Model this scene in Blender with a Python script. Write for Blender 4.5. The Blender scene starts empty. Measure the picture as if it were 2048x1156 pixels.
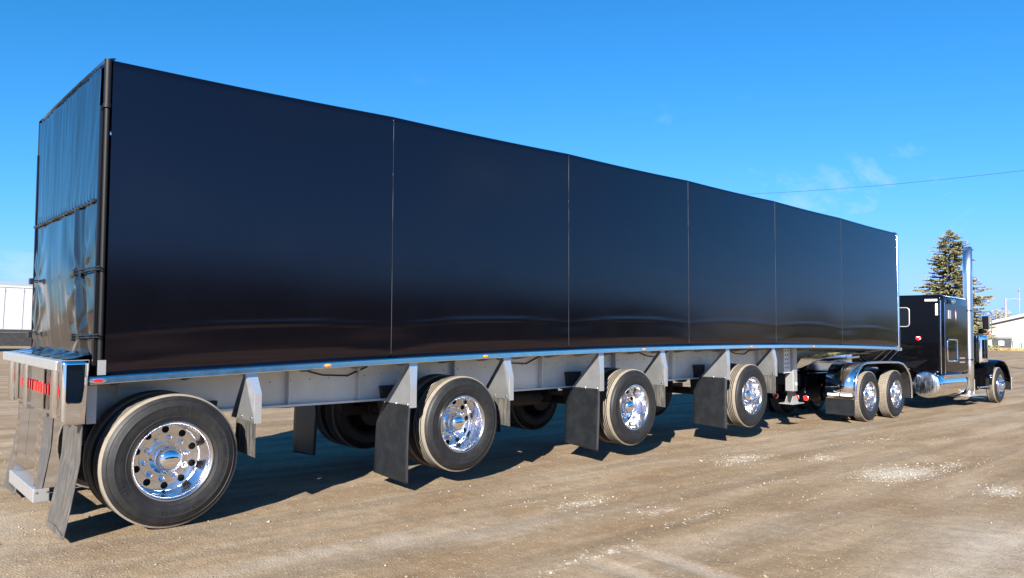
import bpy, math, random
import numpy as np
from mathutils import Vector, Matrix
random.seed(7); rng = np.random.default_rng(7)
SC = bpy.context.scene
COL = SC.collection
R = math.radians

# ------------------------------------------------------------------ camera, sky, sun, exposure
cam_d = bpy.data.cameras.new('camera'); cam = bpy.data.objects.new('camera', cam_d); COL.objects.link(cam)
cC = Vector((-1.626, -6.432, 1.646)); cF = Vector((.674, .736, .063)).normalized()
cR = Vector((.736, -.676, .022)); cR = (cR - cF*cR.dot(cF)).normalized(); cU = cR.cross(cF)
cam.matrix_world = Matrix(((cR.x, cU.x, -cF.x, cC.x), (cR.y, cU.y, -cF.y, cC.y), (cR.z, cU.z, -cF.z, cC.z), (0, 0, 0, 1)))
cam_d.sensor_width = 36; cam_d.lens = 1484/2048*36; cam_d.clip_end = 3000; cam_d.clip_start = .05
SC.camera = cam
SUN = Vector((-1.65, -1.04, 1.0)).normalized()
sun_el = math.asin(SUN.z); sun_az = math.atan2(SUN.x, SUN.y)
W = bpy.data.worlds.new('World'); SC.world = W; W.use_nodes = True
wn = W.node_tree.nodes; wl = W.node_tree.links
sky = wn.new('ShaderNodeTexSky'); sky.sky_type = 'NISHITA'; sky.sun_disc = False
sky.sun_elevation = sun_el; sky.sun_rotation = sun_az
sky.air_density = 1.0; sky.dust_density = 0.15; sky.ozone_density = 2.0; sky.altitude = 200
bg = wn['Background']; bg.inputs[1].default_value = .0705
# thin cirrus: stretched noise over the whole sky, only the strongest wisps show
tc = wn.new('ShaderNodeTexCoord')
mp = wn.new('ShaderNodeMapping'); mp.inputs['Rotation'].default_value = (R(18), R(-25), R(20)); mp.inputs['Scale'].default_value = (2.2, 5.0, 7.0); mp.inputs['Location'].default_value = (20.4, 10.8, 4.2)
nz = wn.new('ShaderNodeTexNoise'); nz.inputs['Scale'].default_value = 1.1; nz.inputs['Detail'].default_value = 9; nz.inputs['Roughness'].default_value = .62; nz.inputs['Distortion'].default_value = .5
rp = wn.new('ShaderNodeValToRGB'); rp.color_ramp.elements[0].position = .57; rp.color_ramp.elements[1].position = .80
rp.color_ramp.elements[1].color = (.85, .85, .85, 1)
mx = wn.new('ShaderNodeMix'); mx.data_type = 'RGBA'; mx.inputs['B'].default_value = (4.0, 4.8, 5.6, 1)
# the camera's vivid rendering of the clear sky: one tone curve per channel, the same in every direction
sp = wn.new('ShaderNodeSeparateColor'); cb = wn.new('ShaderNodeCombineColor')
def wmath(op, a, b):
    m_ = wn.new('ShaderNodeMath'); m_.operation = op
    for i_, v in enumerate((a, b)):
        if isinstance(v, (int, float)): m_.inputs[i_].default_value = v
        else: wl.new(v, m_.inputs[i_])
    return m_.outputs[0]
wl.new(sky.outputs[0], sp.inputs[0])
ch = [wmath('MULTIPLY', wmath('POWER', wmath('MULTIPLY', sp.outputs[i_], .05), p_), k_*5) for i_, (p_, k_) in enumerate(((1.53, 2.5), (1.0, 2.60), (1.03, 4.2)))]
ch[1] = wmath('SMOOTH_MIN', ch[1], 3.95); ch[1].node.inputs[2].default_value = 3.0
ch[0] = wmath('SMOOTH_MIN', ch[0], wmath('MULTIPLY', ch[1], .56)); ch[0].node.inputs[2].default_value = 1.0
for i_ in range(3): wl.new(ch[i_], cb.inputs[i_])
vr = wn.new('ShaderNodeVectorRotate'); vr.rotation_type = 'Z_AXIS'; vr.inputs['Angle'].default_value = R(6); wl.new(tc.outputs['Generated'], vr.inputs['Vector']); wl.new(vr.outputs[0], mp.inputs['Vector']); wl.new(mp.outputs[0], nz.inputs['Vector']); wl.new(nz.outputs[0], rp.inputs[0])
sxyz = wn.new('ShaderNodeSeparateXYZ'); wl.new(tc.outputs['Generated'], sxyz.inputs[0]); low = wn.new('ShaderNodeMapRange'); low.inputs[1].default_value = .16; low.inputs[2].default_value = .34; low.inputs[3].default_value = 1; low.inputs[4].default_value = 0; wl.new(sxyz.outputs[2], low.inputs[0])
wl.new(wmath('MULTIPLY', rp.outputs[0], low.outputs[0]), mx.inputs['Factor']); wl.new(cb.outputs[0], mx.inputs['A'])
wl.new(mx.outputs['Result'], bg.inputs[0])
sl = bpy.data.lights.new('sun', 'SUN'); sl.energy = 5.0; sl.angle = R(.5); sl.color = (1, .94, .84)
so = bpy.data.objects.new('sun', sl); COL.objects.link(so); so.rotation_euler = SUN.to_track_quat('Z', 'Y').to_euler(); so.location = (-20, -20, 20)
vs = SC.view_settings; vs.view_transform = 'Standard'; vs.look = 'None'; vs.exposure = 1.5; vs.gamma = 1.0; vs.use_curve_mapping = False
try: SC.cycles.max_bounces = 8; SC.cycles.glossy_bounces = 5; SC.cycles.use_denoising = True; SC.cycles.caustics_reflective = False
except Exception: pass

# ------------------------------------------------------------------ materials
def mat(name, base, rough=.5, metal=0., spec=.5, bump=0., bscale=40., var=0., vscale=6., rvar=0., coat=0., ior=1.5, emit=None, stretch=(1, 1, 1), dust=0., dustcol=(.42, .35, .27), trans=0.):
    m = bpy.data.materials.new(name); m.use_nodes = True
    n = m.node_tree.nodes; l = m.node_tree.links; b = n['Principled BSDF']
    b.inputs['Base Color'].default_value = (*base, 1); b.inputs['Roughness'].default_value = rough; b.inputs['Metallic'].default_value = metal
    b.inputs['Specular IOR Level'].default_value = spec; b.inputs['IOR'].default_value = ior; b.inputs['Coat Weight'].default_value = coat; b.inputs['Coat Roughness'].default_value = .03
    b.inputs['Transmission Weight'].default_value = trans
    if emit: b.inputs['Emission Color'].default_value = (*emit[:3], 1); b.inputs['Emission Strength'].default_value = emit[3]
    if bump or var or rvar or dust:
        t = n.new('ShaderNodeTexCoord'); mpn = n.new('ShaderNodeMapping'); mpn.inputs['Scale'].default_value = stretch; l.new(t.outputs['Object'], mpn.inputs[0])
    if bump:
        a = n.new('ShaderNodeTexNoise'); a.inputs['Scale'].default_value = bscale; a.inputs['Detail'].default_value = 6; l.new(mpn.outputs[0], a.inputs['Vector'])
        bp_ = n.new('ShaderNodeBump'); bp_.inputs['Strength'].default_value = bump; bp_.inputs['Distance'].default_value = .01; l.new(a.outputs[0], bp_.inputs['Height']); l.new(bp_.outputs[0], b.inputs['Normal'])
    if var or rvar or dust:
        a = n.new('ShaderNodeTexNoise'); a.inputs['Scale'].default_value = vscale; a.inputs['Detail'].default_value = 7; a.inputs['Roughness'].default_value = .65; l.new(mpn.outputs[0], a.inputs['Vector'])
    col = None
    if var:
        r_ = n.new('ShaderNodeMapRange'); r_.inputs[1].default_value = .25; r_.inputs[2].default_value = .75; r_.inputs[3].default_value = 1-var; r_.inputs[4].default_value = 1+var; l.new(a.outputs[0], r_.inputs[0])
        x = n.new('ShaderNodeMix'); x.data_type = 'RGBA'; x.blend_type = 'MULTIPLY'; x.inputs['Factor'].default_value = 1; x.inputs['A'].default_value = (*base, 1); l.new(r_.outputs[0], x.inputs['B']); col = x.outputs['Result']; l.new(col, b.inputs['Base Color'])
    if dust:
        r_ = n.new('ShaderNodeMapRange'); r_.inputs[1].default_value = .45; r_.inputs[2].default_value = .8; r_.inputs[3].default_value = 0; r_.inputs[4].default_value = dust; l.new(a.outputs[0], r_.inputs[0])
        x = n.new('ShaderNodeMix'); x.data_type = 'RGBA'; l.new(r_.outputs[0], x.inputs['Factor']); x.inputs['B'].default_value = (*dustcol, 1)
        if col: l.new(col, x.inputs['A'])
        else: x.inputs['A'].default_value = (*base, 1)
        l.new(x.outputs['Result'], b.inputs['Base Color'])
    if rvar:
        r_ = n.new('ShaderNodeMapRange'); r_.inputs[1].default_value = .3; r_.inputs[2].default_value = .75; r_.inputs[3].default_value = max(0, rough-rvar); r_.inputs[4].default_value = rough+rvar; l.new(a.outputs[0], r_.inputs[0]); l.new(r_.outputs[0], b.inputs['Roughness'])
    return m
M = {}
M['tarp'] = mat('black_vinyl', (.0020, .0018, .0024), .14, spec=.68, bump=.010, bscale=2.2, rvar=.03, vscale=1.2)
M['tarp'].node_tree.nodes['Principled BSDF'].inputs['Specular Tint'].default_value = (.90, .76, 1, 1)
M['tarp_rear'] = mat('black_vinyl_loose', (.006, .006, .007), .12, spec=.9, bump=.05, bscale=6, rvar=.04, vscale=3)
M['seam'] = mat('grey_seam_weld', (.03, .03, .034), .4)
M['blackmatt'] = mat('black_vinyl_sleeve', (.004, .004, .005), .55, spec=.3, bump=.06, bscale=30)
M['blacksteel'] = mat('black_steel', (.012, .012, .013), .35, var=.3)
M['chassis'] = mat('dark_chassis', (.014, .014, .015), .55, var=.3, dust=.25, dustcol=(.09, .075, .06), vscale=5)
M['polish'] = mat('polished_aluminium', (.84, .85, .86), .16, 1, rvar=.05, vscale=9, bump=.02, bscale=8)
M['mirror'] = mat('mirror_stainless', (.80, .80, .82), .04, 1, bump=.05, bscale=5, rvar=.03, vscale=8)
M['alu'] = mat('mill_aluminium', (.80, .83, .81), .42, .4, var=.10, vscale=4, rvar=.10, bump=.04, bscale=30)
M['alu_dull'] = mat('dull_aluminium', (.47, .47, .47), .45, .6, var=.12, vscale=5, dust=.2)
M['aluwhite'] = mat('clean_aluminium_extrusion', (.46, .465, .47), .32, .6, var=.08, vscale=8)
M['bracket'] = mat('brushed_bracket', (.60, .62, .65), .30, .75, rvar=.08, vscale=8)
M['web'] = mat('grey_bracket_plate', (.36, .365, .37), .38, .7, var=.12, vscale=5, rvar=.08)
M['chrome'] = mat('chrome', (.90, .90, .92), .035, 1)
M['stack'] = mat('exhaust_chrome', (.88, .89, .92), .26, 1)
M['rimpol'] = mat('polished_wheel', (.74, .74, .76), .17, 1, rvar=.07, vscale=18, bump=.02, bscale=9)
M['dark'] = mat('dark_hole', (.006, .006, .006), .8)
M['rubber'] = mat('tyre_rubber', (.0125, .0125, .0135), .55, spec=.4, bump=.08, bscale=60, var=.25, vscale=12, dust=.16, dustcol=(.06, .054, .047))
M['tread'] = mat('dusty_tread', (.21, .18, .142), .9, bump=.25, bscale=70, var=.22, vscale=14)
M['flap'] = mat('rubber_mudflap', (.0085, .0098, .012), .40, spec=.4, bump=.06, bscale=20, var=.2, dust=.16, dustcol=(.05, .052, .054), vscale=7)
M['plastic'] = mat('grey_plastic_flap', (.055, .054, .053), .4, var=.15, dust=.3, stretch=(6, 6, .8))
M['red'] = mat('red_lens', (.62, .012, .015), .12, coat=.6)
M['darkred'] = mat('dull_red_enamel', (.20, .035, .03), .3)
M['redlit'] = mat('red_lens_bright', (.85, .02, .02), .15, coat=.6)
M['amber'] = mat('amber_lens', (.85, .32, .03), .14, coat=.5)
M['white'] = mat('white_reflector', (.86, .86, .86), .25)
M['paint'] = mat('gloss_black_paint', (.0022, .0022, .003), .05, spec=.38)
M['side_reflection'] = mat('black_paint_brown_reflection', (.005, .0036, .003), .07, spec=.3)  # black sleeper paint with a dark brown reflection put into its colour
M['glass'] = mat('dark_window_glass', (.006, .007, .009), .03, spec=.6)
M['tank'] = mat('polished_fuel_tank', (.86, .85, .84), .08, 1, rvar=.05, vscale=7, bump=.03, bscale=5)
M['tankend'] = mat('tank_end_brushed', (.70, .73, .77), .25, 1, rvar=.15, vscale=4, stretch=(1, 4, 1), var=.25)

# ------------------------------------------------------------------ mesh helpers
class MB:
    def __init__(s): s.v = []; s.f = []; s.mi = []
    def add(s, vs, fs, mi=0):
        o = len(s.v); s.v += [tuple(v) for v in vs]; s.f += [tuple(i+o for i in f) for f in fs]; s.mi += [mi]*len(fs); return s
    def box(s, a, b, mi=0):
        (x0, y0, z0), (x1, y1, z1) = a, b
        return s.add([(x0, y0, z0), (x1, y0, z0), (x1, y1, z0), (x0, y1, z0), (x0, y0, z1), (x1, y0, z1), (x1, y1, z1), (x0, y1, z1)],
                     [(0, 3, 2, 1), (4, 5, 6, 7), (0, 1, 5, 4), (1, 2, 6, 5), (2, 3, 7, 6), (3, 0, 4, 7)], mi)
    def prism(s, poly, vec, mi=0):
        n = len(poly); vec = Vector(vec); P = [Vector(p) for p in poly]
        return s.add(P+[p+vec for p in P], [tuple(range(n))[::-1], tuple(range(n, 2*n))]+[(i, (i+1) % n, n+(i+1) % n, n+i) for i in range(n)], mi)
    def cyl(s, p0, p1, r, n=16, r2=None, mi=0, caps=True):
        p0 = Vector(p0); p1 = Vector(p1); r2 = r if r2 is None else r2; d = (p1-p0).normalized()
        u = d.orthogonal().normalized(); w = d.cross(u)
        A = [p0+(u*math.cos(2*math.pi*i/n)+w*math.sin(2*math.pi*i/n))*r for i in range(n)]; B = [p1+(u*math.cos(2*math.pi*i/n)+w*math.sin(2*math.pi*i/n))*r2 for i in range(n)]
        return s.add(A+B, [(i, (i+1) % n, n+(i+1) % n, n+i) for i in range(n)]+([tuple(range(n))[::-1], tuple(range(n, 2*n))] if caps else []), mi)
    def tube(s, pts, r, n=10, mi=0):
        P = [Vector(p) for p in pts]; rings = []; u = None
        for i, p in enumerate(P):
            d = ((P[min(i+1, len(P)-1)]-p).normalized()+(p-P[max(i-1, 0)]).normalized()).normalized()
            u = d.orthogonal().normalized() if u is None else (u-d*u.dot(d)).normalized(); w = d.cross(u)
            rings.append([p+(u*math.cos(2*math.pi*k/n)+w*math.sin(2*math.pi*k/n))*(r[i] if isinstance(r, (list, tuple)) else r) for k in range(n)])
        fs = [(i*n+k, i*n+(k+1) % n, (i+1)*n+(k+1) % n, (i+1)*n+k) for i in range(len(P)-1) for k in range(n)]
        fs += [tuple(range(n))[::-1], tuple(range((len(P)-1)*n, len(P)*n))]
        return s.add([v for q in rings for v in q], fs, mi)
    def lathe(s, prof, n=48, c=(0, 0, 0), mi=None, closed=False, axis='Y'):
        # prof: list of (radius, along-axis); mi list per profile segment
        c = Vector(c); m = len(prof); vs = []
        for r, y in prof:
            for k in range(n):
                a = 2*math.pi*k/n; p = (r*math.cos(a), y, r*math.sin(a)) if axis == 'Y' else ((y, r*math.cos(a), r*math.sin(a)) if axis == 'X' else (r*math.cos(a), r*math.sin(a), y))
                vs.append(c+Vector(p))
        o = len(s.v); s.v += [tuple(v) for v in vs]
        for i in range(m if closed else m-1):
            j = (i+1) % m
            for k in range(n):
                s.f.append((o+i*n+k, o+i*n+(k+1) % n, o+j*n+(k+1) % n, o+j*n+k)); s.mi.append(mi[i] if mi else 0)
        return s
    def grid(s, fn, nu, nv, mi=0):
        vs = [fn(i/nu, j/nv) for j in range(nv+1) for i in range(nu+1)]
        return s.add(vs, [(j*(nu+1)+i, j*(nu+1)+i+1, (j+1)*(nu+1)+i+1, (j+1)*(nu+1)+i) for j in range(nv) for i in range(nu)], mi)
    def mesh(s, name, mats, smooth=None):
        me = bpy.data.meshes.new(name); me.from_pydata(s.v, [], s.f)
        for m_ in (mats if isinstance(mats, (list, tuple)) else [mats]): me.materials.append(M[m_] if isinstance(m_, str) else m_)
        if any(s.mi): me.polygons.foreach_set('material_index', s.mi)
        import bmesh
        bm = bmesh.new(); bm.from_mesh(me); bmesh.ops.recalc_face_normals(bm, faces=bm.faces); bm.to_mesh(me); bm.free()
        if smooth is not None: me.shade_smooth(); me.set_sharp_from_angle(angle=R(smooth))
        return me
    def build(s, name, mats, parent=None, smooth=None, bevel=0, solid=0, **kw):
        return link(name, s.mesh(name, mats, smooth), parent, bevel=bevel, solid=solid, **kw)
def link(name, me, parent=None, loc=None, rot=None, bevel=0, solid=0, inv=True):
    o = bpy.data.objects.new(name, me); COL.objects.link(o)
    if parent is not None:
        o.parent = parent
        if inv and 'org' in parent: o.location = [-a for a in parent['org']]
    if loc is not None: o.location = loc
    if rot is not None: o.rotation_euler = rot
    if solid: md = o.modifiers.new('solid', 'SOLIDIFY'); md.thickness = solid
    if bevel: md = o.modifiers.new('bevel', 'BEVEL'); md.width = bevel; md.segments = 2; md.limit_method = 'ANGLE'; md.harden_normals = False
    return o
def thing(name, label, cat, loc=(0, 0, 0), rot=(0, 0, 0), group=None, world=True):
    o = bpy.data.objects.new(name, None); COL.objects.link(o); o.location = loc; o.rotation_euler = rot; o.empty_display_size = .3
    o['label'] = label; o['category'] = cat
    if group: o['group'] = group
    if world: o['org'] = loc
    return o
def tag(o, label, cat, group=None):
    o['label'] = label; o['category'] = cat
    if group: o['group'] = group
    return o
def kind(o, k): o['kind'] = k; return o

# value noise in numpy
_perm = rng.random((256, 256))
def vnoise(x, y):
    xi = np.floor(x).astype(int); yi = np.floor(y).astype(int); xf = x-xi; yf = y-yi
    xf = xf*xf*(3-2*xf); yf = yf*yf*(3-2*yf); g = lambda a, b: _perm[a & 255, b & 255]
    return (g(xi, yi)*(1-xf)+g(xi+1, yi)*xf)*(1-yf)+(g(xi, yi+1)*(1-xf)+g(xi+1, yi+1)*xf)*yf
def fbm(x, y, o=4):
    a = 0; w = 1; t = 0
    for i in range(o): a = a+w*vnoise(x*2**i+17*i, y*2**i+31*i); t += w; w *= .5
    return a/t
def sstep(a, b, x): t = np.clip((x-a)/(b-a), 0, 1); return t*t*(3-2*t)

# ------------------------------------------------------------------ ground
PATCH = [(8.6, -2.7, 1.3, .50, 1.0), (9.9, -2.95, 1.1, .22, .7), (7.76, -.93, 1.0, .38, .8), (8.95, -1.5, .6, .3, .75), (4.08, -1.29, .75, .26, .75), (3.12, -2.69, .55, .17, .7),
         (2.75, -2.72, .5, .15, .65), (4.5, -2.45, .6, .12, .6), (8.3, -3.85, .7, .35, .85), (4.35, -2.0, .5, .22, .7), (6.6, -2.0, .9, .14, .6), (2.3, -2.65, .4, .12, .7), (5.9, -2.7, .5, .12, .45), (11.5, -1.2, 1.2, .3, .5), (3.6, -1.0, .5, .15, .45)]
DUST = [(5.6, -4.5, 1.3, .7, .8), (4.6, -4.6, 1.2, .5, .7), (-.9, .7, .9, 1.2, .6), (1.4, -1.3, 1.6, .25, .55), (-1.0, -1.0, .8, .6, .6), (2.5, -1.6, 1.5, .22, .4), (18, -1.0, 4, .3, .5), (12.5, -.3, 2.2, .25, .5)]
def warp(x, y): return x+.5*(fbm(x*.9, y*.9+5, 3)-.5), y+.35*(fbm(x*1.1+9, y*1.1, 3)-.5)
def mask(lst, x, y):
    xw, yw = warp(x, y); m = np.zeros_like(x)
    for cx, cy, rx, ry, s in lst: m = np.maximum(m, s*np.clip(1.25-np.hypot((xw-cx)/rx, (yw-cy)/ry), 0, 1))
    return m
def rise(x, y):
    return 1.25*sstep(32, 118, x)*sstep(-60, 0, y+60-.0*x)
def groundz(x, y):
    near = np.exp(-((x-5)**2/600+(y)**2/300))
    yy = y+.04*x+.25*(fbm(x*.15, y*.15, 2)-.5)
    rut = (vnoise(x*.25+3, yy*2.3+.6*fbm(x*.3, y*.4, 2))-.5)*.020+(vnoise(x*.6+40, yy*6.1+1.5*fbm(x*.4+5, y*.5, 2))-.5)*.006
    lump = (fbm(x*1.7, y*1.7, 4)-.5)*.020+(fbm(x*9, y*9, 3)-.5)*.010
    trk = sum(np.exp(-((x-c_-.12*(y+2.7)-.03*np.sin(y*3))/.10)**4) for c_ in (2.68, 3.16))*sstep(2.55, 2.8, -y); lump = lump*(1-.6*np.clip(trk, 0, 1))-.010*trk
    under = np.exp(-((x-.52)/.35)**2-((y-.3)/.45)**2)
    return rise(x, y)+(rut+lump)*(.25+.75*near)*(1-.85*under)-.006+.05*(fbm(x*.05, y*.05, 2)-.5)*(1-near)*0
def axis(lo, a, b, hi, d, g=1.16):
    c = list(np.arange(a, b, d)); s = d; x = a; L = []
    while x > lo: s *= g; x -= s; L.append(x)
    s = d; x = c[-1]; Rr = []
    while x < hi: s *= g; x += s; Rr.append(x)
    return np.array(L[::-1]+c+Rr)
gx = axis(-600, -2.2, 11, 900, .03, 1.05); gy = axis(-600, -5.6, 2.2, 900, .03, 1.05)
GX, GY = np.meshgrid(gx, gy); GZ = groundz(GX, GY)
nx, ny = len(gx), len(gy)
me = bpy.data.meshes.new('ground'); me.vertices.add(nx*ny); me.vertices.foreach_set('co', np.stack([GX, GY, GZ], -1).ravel().astype('f4'))
ii, jj = np.meshgrid(np.arange(nx-1), np.arange(ny-1)); q = (jj*nx+ii).ravel(); F4 = np.stack([q, q+1, q+nx+1, q+nx], 1).astype('i4')
me.loops.add(F4.size); me.loops.foreach_set('vertex_index', F4.ravel()); me.polygons.add(len(F4)); me.polygons.foreach_set('loop_start', np.arange(0, F4.size, 4, dtype='i4'))
me.polygons.foreach_set('use_smooth', np.ones(len(F4), bool)); me.update()
def fattr(name, a): at = me.attributes.new(name, 'FLOAT', 'POINT'); at.data.foreach_set('value', a.ravel().astype('f4'))
fattr('gravel', mask(PATCH, GX, GY)); TRK = sum(np.exp(-((GX-c_-.12*(GY+2.7)-.03*np.sin(GY*3))/.10)**4) for c_ in (2.68, 3.16))*sstep(2.55, 2.8, -GY)
fattr('dust', np.maximum(mask(DUST, GX, GY), .55*TRK))
def ground_material():
    m = bpy.data.materials.new('sandy_gravel_yard'); m.use_nodes = True; n = m.node_tree.nodes; l = m.node_tree.links; b = n['Principled BSDF']
    b.inputs['Roughness'].default_value = .93; b.inputs['Specular IOR Level'].default_value = .2
    t = n.new('ShaderNodeTexCoord')
    def noise(scale, detail=6, rough=.6, st=(1, 1, 1), rz=0):
        mp_ = n.new('ShaderNodeMapping'); mp_.inputs['Scale'].default_value = st; mp_.inputs['Rotation'].default_value = (0, 0, rz); l.new(t.outputs['Object'], mp_.inputs[0])
        a = n.new('ShaderNodeTexNoise'); a.inputs['Scale'].default_value = scale; a.inputs['Detail'].default_value = detail; a.inputs['Roughness'].default_value = rough; l.new(mp_.outputs[0], a.inputs[0]); return a.outputs[0]
    def ramp(src, p0, p1, c0, c1):
        r_ = n.new('ShaderNodeValToRGB'); r_.color_ramp.elements[0].position = p0; r_.color_ramp.elements[1].position = p1; r_.color_ramp.elements[0].color = (*c0, 1); r_.color_ramp.elements[1].color = (*c1, 1); l.new(src, r_.inputs[0]); return r_.outputs[0]
    def mix(f, a, b_, mode='MIX'):
        x = n.new('ShaderNodeMix'); x.data_type = 'RGBA'; x.blend_type = mode
        for s_, v in (('Factor', f), ('A', a), ('B', b_)):
            if isinstance(v, (int, float)): x.inputs[s_].default_value = v
            elif isinstance(v, tuple): x.inputs[s_].default_value = (*v, 1)
            else: l.new(v, x.inputs[s_])
        return x.outputs['Result']
    g0 = (0, 0, 0); g1 = (1, 1, 1)
    c = mix(ramp(noise(.55, 5), .35, .66, g0, g1), (0.199, 0.141, 0.082), (0.269, 0.199, 0.127))
    c = mix(ramp(noise(1.0, 6, .62, (.14, 1.25, 1), R(-2)), .42, .62, g0, g1), c, (0.307, 0.239, 0.168))           # tracks worn along the trailer
    c = mix(ramp(noise(1.0, 5, .6, (.10, 2.4, 1), R(3)), .44, .74, g0, (.85, .85, .85)), c, (0.140, 0.110, 0.078))
    c = mix(ramp(noise(.9, 5, .6, (.5, 1.4, 1), R(12)), .46, .74, g0, (.9, .9, .9)), c, (0.162, 0.103, 0.053))
    c = mix(1., c, ramp(noise(9, 8, .75), .3, .72, (.80, .78, .76), (1.17, 1.17, 1.16)), 'MULTIPLY')
    at = n.new('ShaderNodeAttribute'); at.attribute_name = 'dust'
    mu = n.new('ShaderNodeMath'); mu.operation = 'MULTIPLY'; l.new(at.outputs['Fac'], mu.inputs[0]); l.new(ramp(noise(3, 6, .7), .3, .6, g0, g1), mu.inputs[1]); mu.use_clamp = True
    c = mix(mu.outputs[0], c, (0.359, 0.315, 0.262))
    at = n.new('ShaderNodeAttribute'); at.attribute_name = 'gravel'
    vo = n.new('ShaderNodeTexVoronoi'); vo.inputs['Scale'].default_value = 55; l.new(t.outputs['Object'], vo.inputs['Vector'])
    ad = n.new('ShaderNodeMath'); ad.operation = 'MULTIPLY_ADD'; l.new(noise(13, 9, .8), ad.inputs[0]); ad.inputs[1].default_value = 3.4; l.new(at.outputs['Fac'], ad.inputs[2])
    mu = n.new('ShaderNodeMapRange'); mu.inputs[1].default_value = 2.30; mu.inputs[2].default_value = 2.62; mu.inputs[4].default_value = .85; l.new(ad.outputs[0], mu.inputs[0])
    gt = n.new('ShaderNodeMath'); gt.operation = 'GREATER_THAN'; l.new(at.outputs['Fac'], gt.inputs[0]); gt.inputs[1].default_value = .04
    mm_ = n.new('ShaderNodeMath'); mm_.operation = 'MULTIPLY'; l.new(mu.outputs[0], mm_.inputs[0]); l.new(gt.outputs[0], mm_.inputs[1]); mu = mm_
    sep = n.new('ShaderNodeSeparateColor'); l.new(vo.outputs['Color'], sep.inputs[0])
    c = mix(mu.outputs[0], c, ramp(sep.outputs[0], .1, .9, (0.258, 0.229, 0.192), (0.5200, 0.4750, 0.4050)))
    # scattered pebbles too small to build
    v2 = n.new('ShaderNodeTexVoronoi'); v2.inputs['Scale'].default_value = 70; l.new(t.outputs['Object'], v2.inputs['Vector'])
    sp2 = n.new('ShaderNodeSeparateColor'); l.new(v2.outputs['Color'], sp2.inputs[0])
    c = mix(ramp(sp2.outputs[1], .93, .96, g0, (.5, .5, .5)), c, (0.359, 0.318, 0.266))
    c = mix(ramp(sp2.outputs[2], .92, .96, g0, (.5, .5, .5)), c, (0.137, 0.107, 0.078))
    l.new(c, b.inputs['Base Color'])
    h = mix(.5, noise(14, 8, .75), vo.outputs['Distance'])
    h = mix(.3, h, noise(90, 4, .7))
    bu = n.new('ShaderNodeBump'); bu.inputs['Strength'].default_value = .6; bu.inputs['Distance'].default_value = .02; l.new(h, bu.inputs['Height']); l.new(bu.outputs[0], b.inputs['Normal'])
    return m
me.materials.append(ground_material())
kind(link('ground', me), 'structure')

# loose stones: uncountable, one object
def stones():
    N = 110000
    x = rng.uniform(-2.5, 16, N); y = rng.uniform(-5.6, 6, N)
    g = mask(PATCH, x, y); yy = y+.04*x
    st = vnoise(x*.5+11, yy*4.0)
    p = .03+.60*np.clip(g*1.15, 0, 1)**1.6+.16*np.clip(st-.62, 0, 1)*2.5
    k = rng.random(N) < np.clip(p, 0, 1); x = x[k]; y = y[k]; g = g[k]; n = len(x)
    size = .0035+.0085*rng.random(n)**2.2; big = rng.random(n) < .035; size[big] += .010*rng.random(big.sum())
    z = groundz(x, y)
    base = np.array([(1, 0, 0), (-1, 0, 0), (0, 1, 0), (0, -1, 0), (0, 0, 1), (0, 0, -1)], float)
    tri = np.array([(0, 2, 4), (2, 1, 4), (1, 3, 4), (3, 0, 4), (2, 0, 5), (1, 2, 5), (3, 1, 5), (0, 3, 5)])
    a = rng.uniform(0, 6.28, n); ca, sa = np.cos(a), np.sin(a)
    V = base[None]*(size[:, None, None]*rng.uniform(.6, 1.35, (n, 6, 1))); V = V+rng.normal(0, .22, V.shape)*size[:, None, None]
    V[:, :, 2] *= .7
    X = V[..., 0]*ca[:, None]-V[..., 1]*sa[:, None]+x[:, None]; Y = V[..., 0]*sa[:, None]+V[..., 1]*ca[:, None]+y[:, None]; Z = V[..., 2]+z[:, None]+size[:, None]*.25
    m = bpy.data.meshes.new('gravel_stones'); m.vertices.add(n*6); m.vertices.foreach_set('co', np.stack([X, Y, Z], -1).ravel().astype('f4'))
    T = (tri[None]+np.arange(n)[:, None, None]*6).reshape(-1).astype('i4'); m.loops.add(len(T)); m.loops.foreach_set('vertex_index', T); m.polygons.add(len(T)//3); m.polygons.foreach_set('loop_start', np.arange(0, len(T), 3, dtype='i4')); m.update()
    at = m.attributes.new('tone', 'FLOAT', 'POINT'); at.data.foreach_set('value', np.repeat(rng.random(n)*.5+.5*np.clip(g*3, 0, 1)*rng.random(n)**.5, 6).astype('f4'))
    mm = mat('limestone_chips', (.5, .46, .4), .9); nn = mm.node_tree.nodes; ll = mm.node_tree.links
    A = nn.new('ShaderNodeAttribute'); A.attribute_name = 'tone'; r_ = nn.new('ShaderNodeValToRGB'); r_.color_ramp.elements[0].color = (.17, .13, .09, 1); r_.color_ramp.elements[1].color = (.50, .455, .385, 1)
    ll.new(A.outputs['Fac'], r_.inputs[0]); ll.new(r_.outputs[0], nn['Principled BSDF'].inputs['Base Color']); m.materials.append(mm)
    o = kind(link('gravel_stones', m), 'stuff'); tag(o, 'loose pale limestone chips strewn over the dirt yard', 'gravel')
stones()

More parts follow.
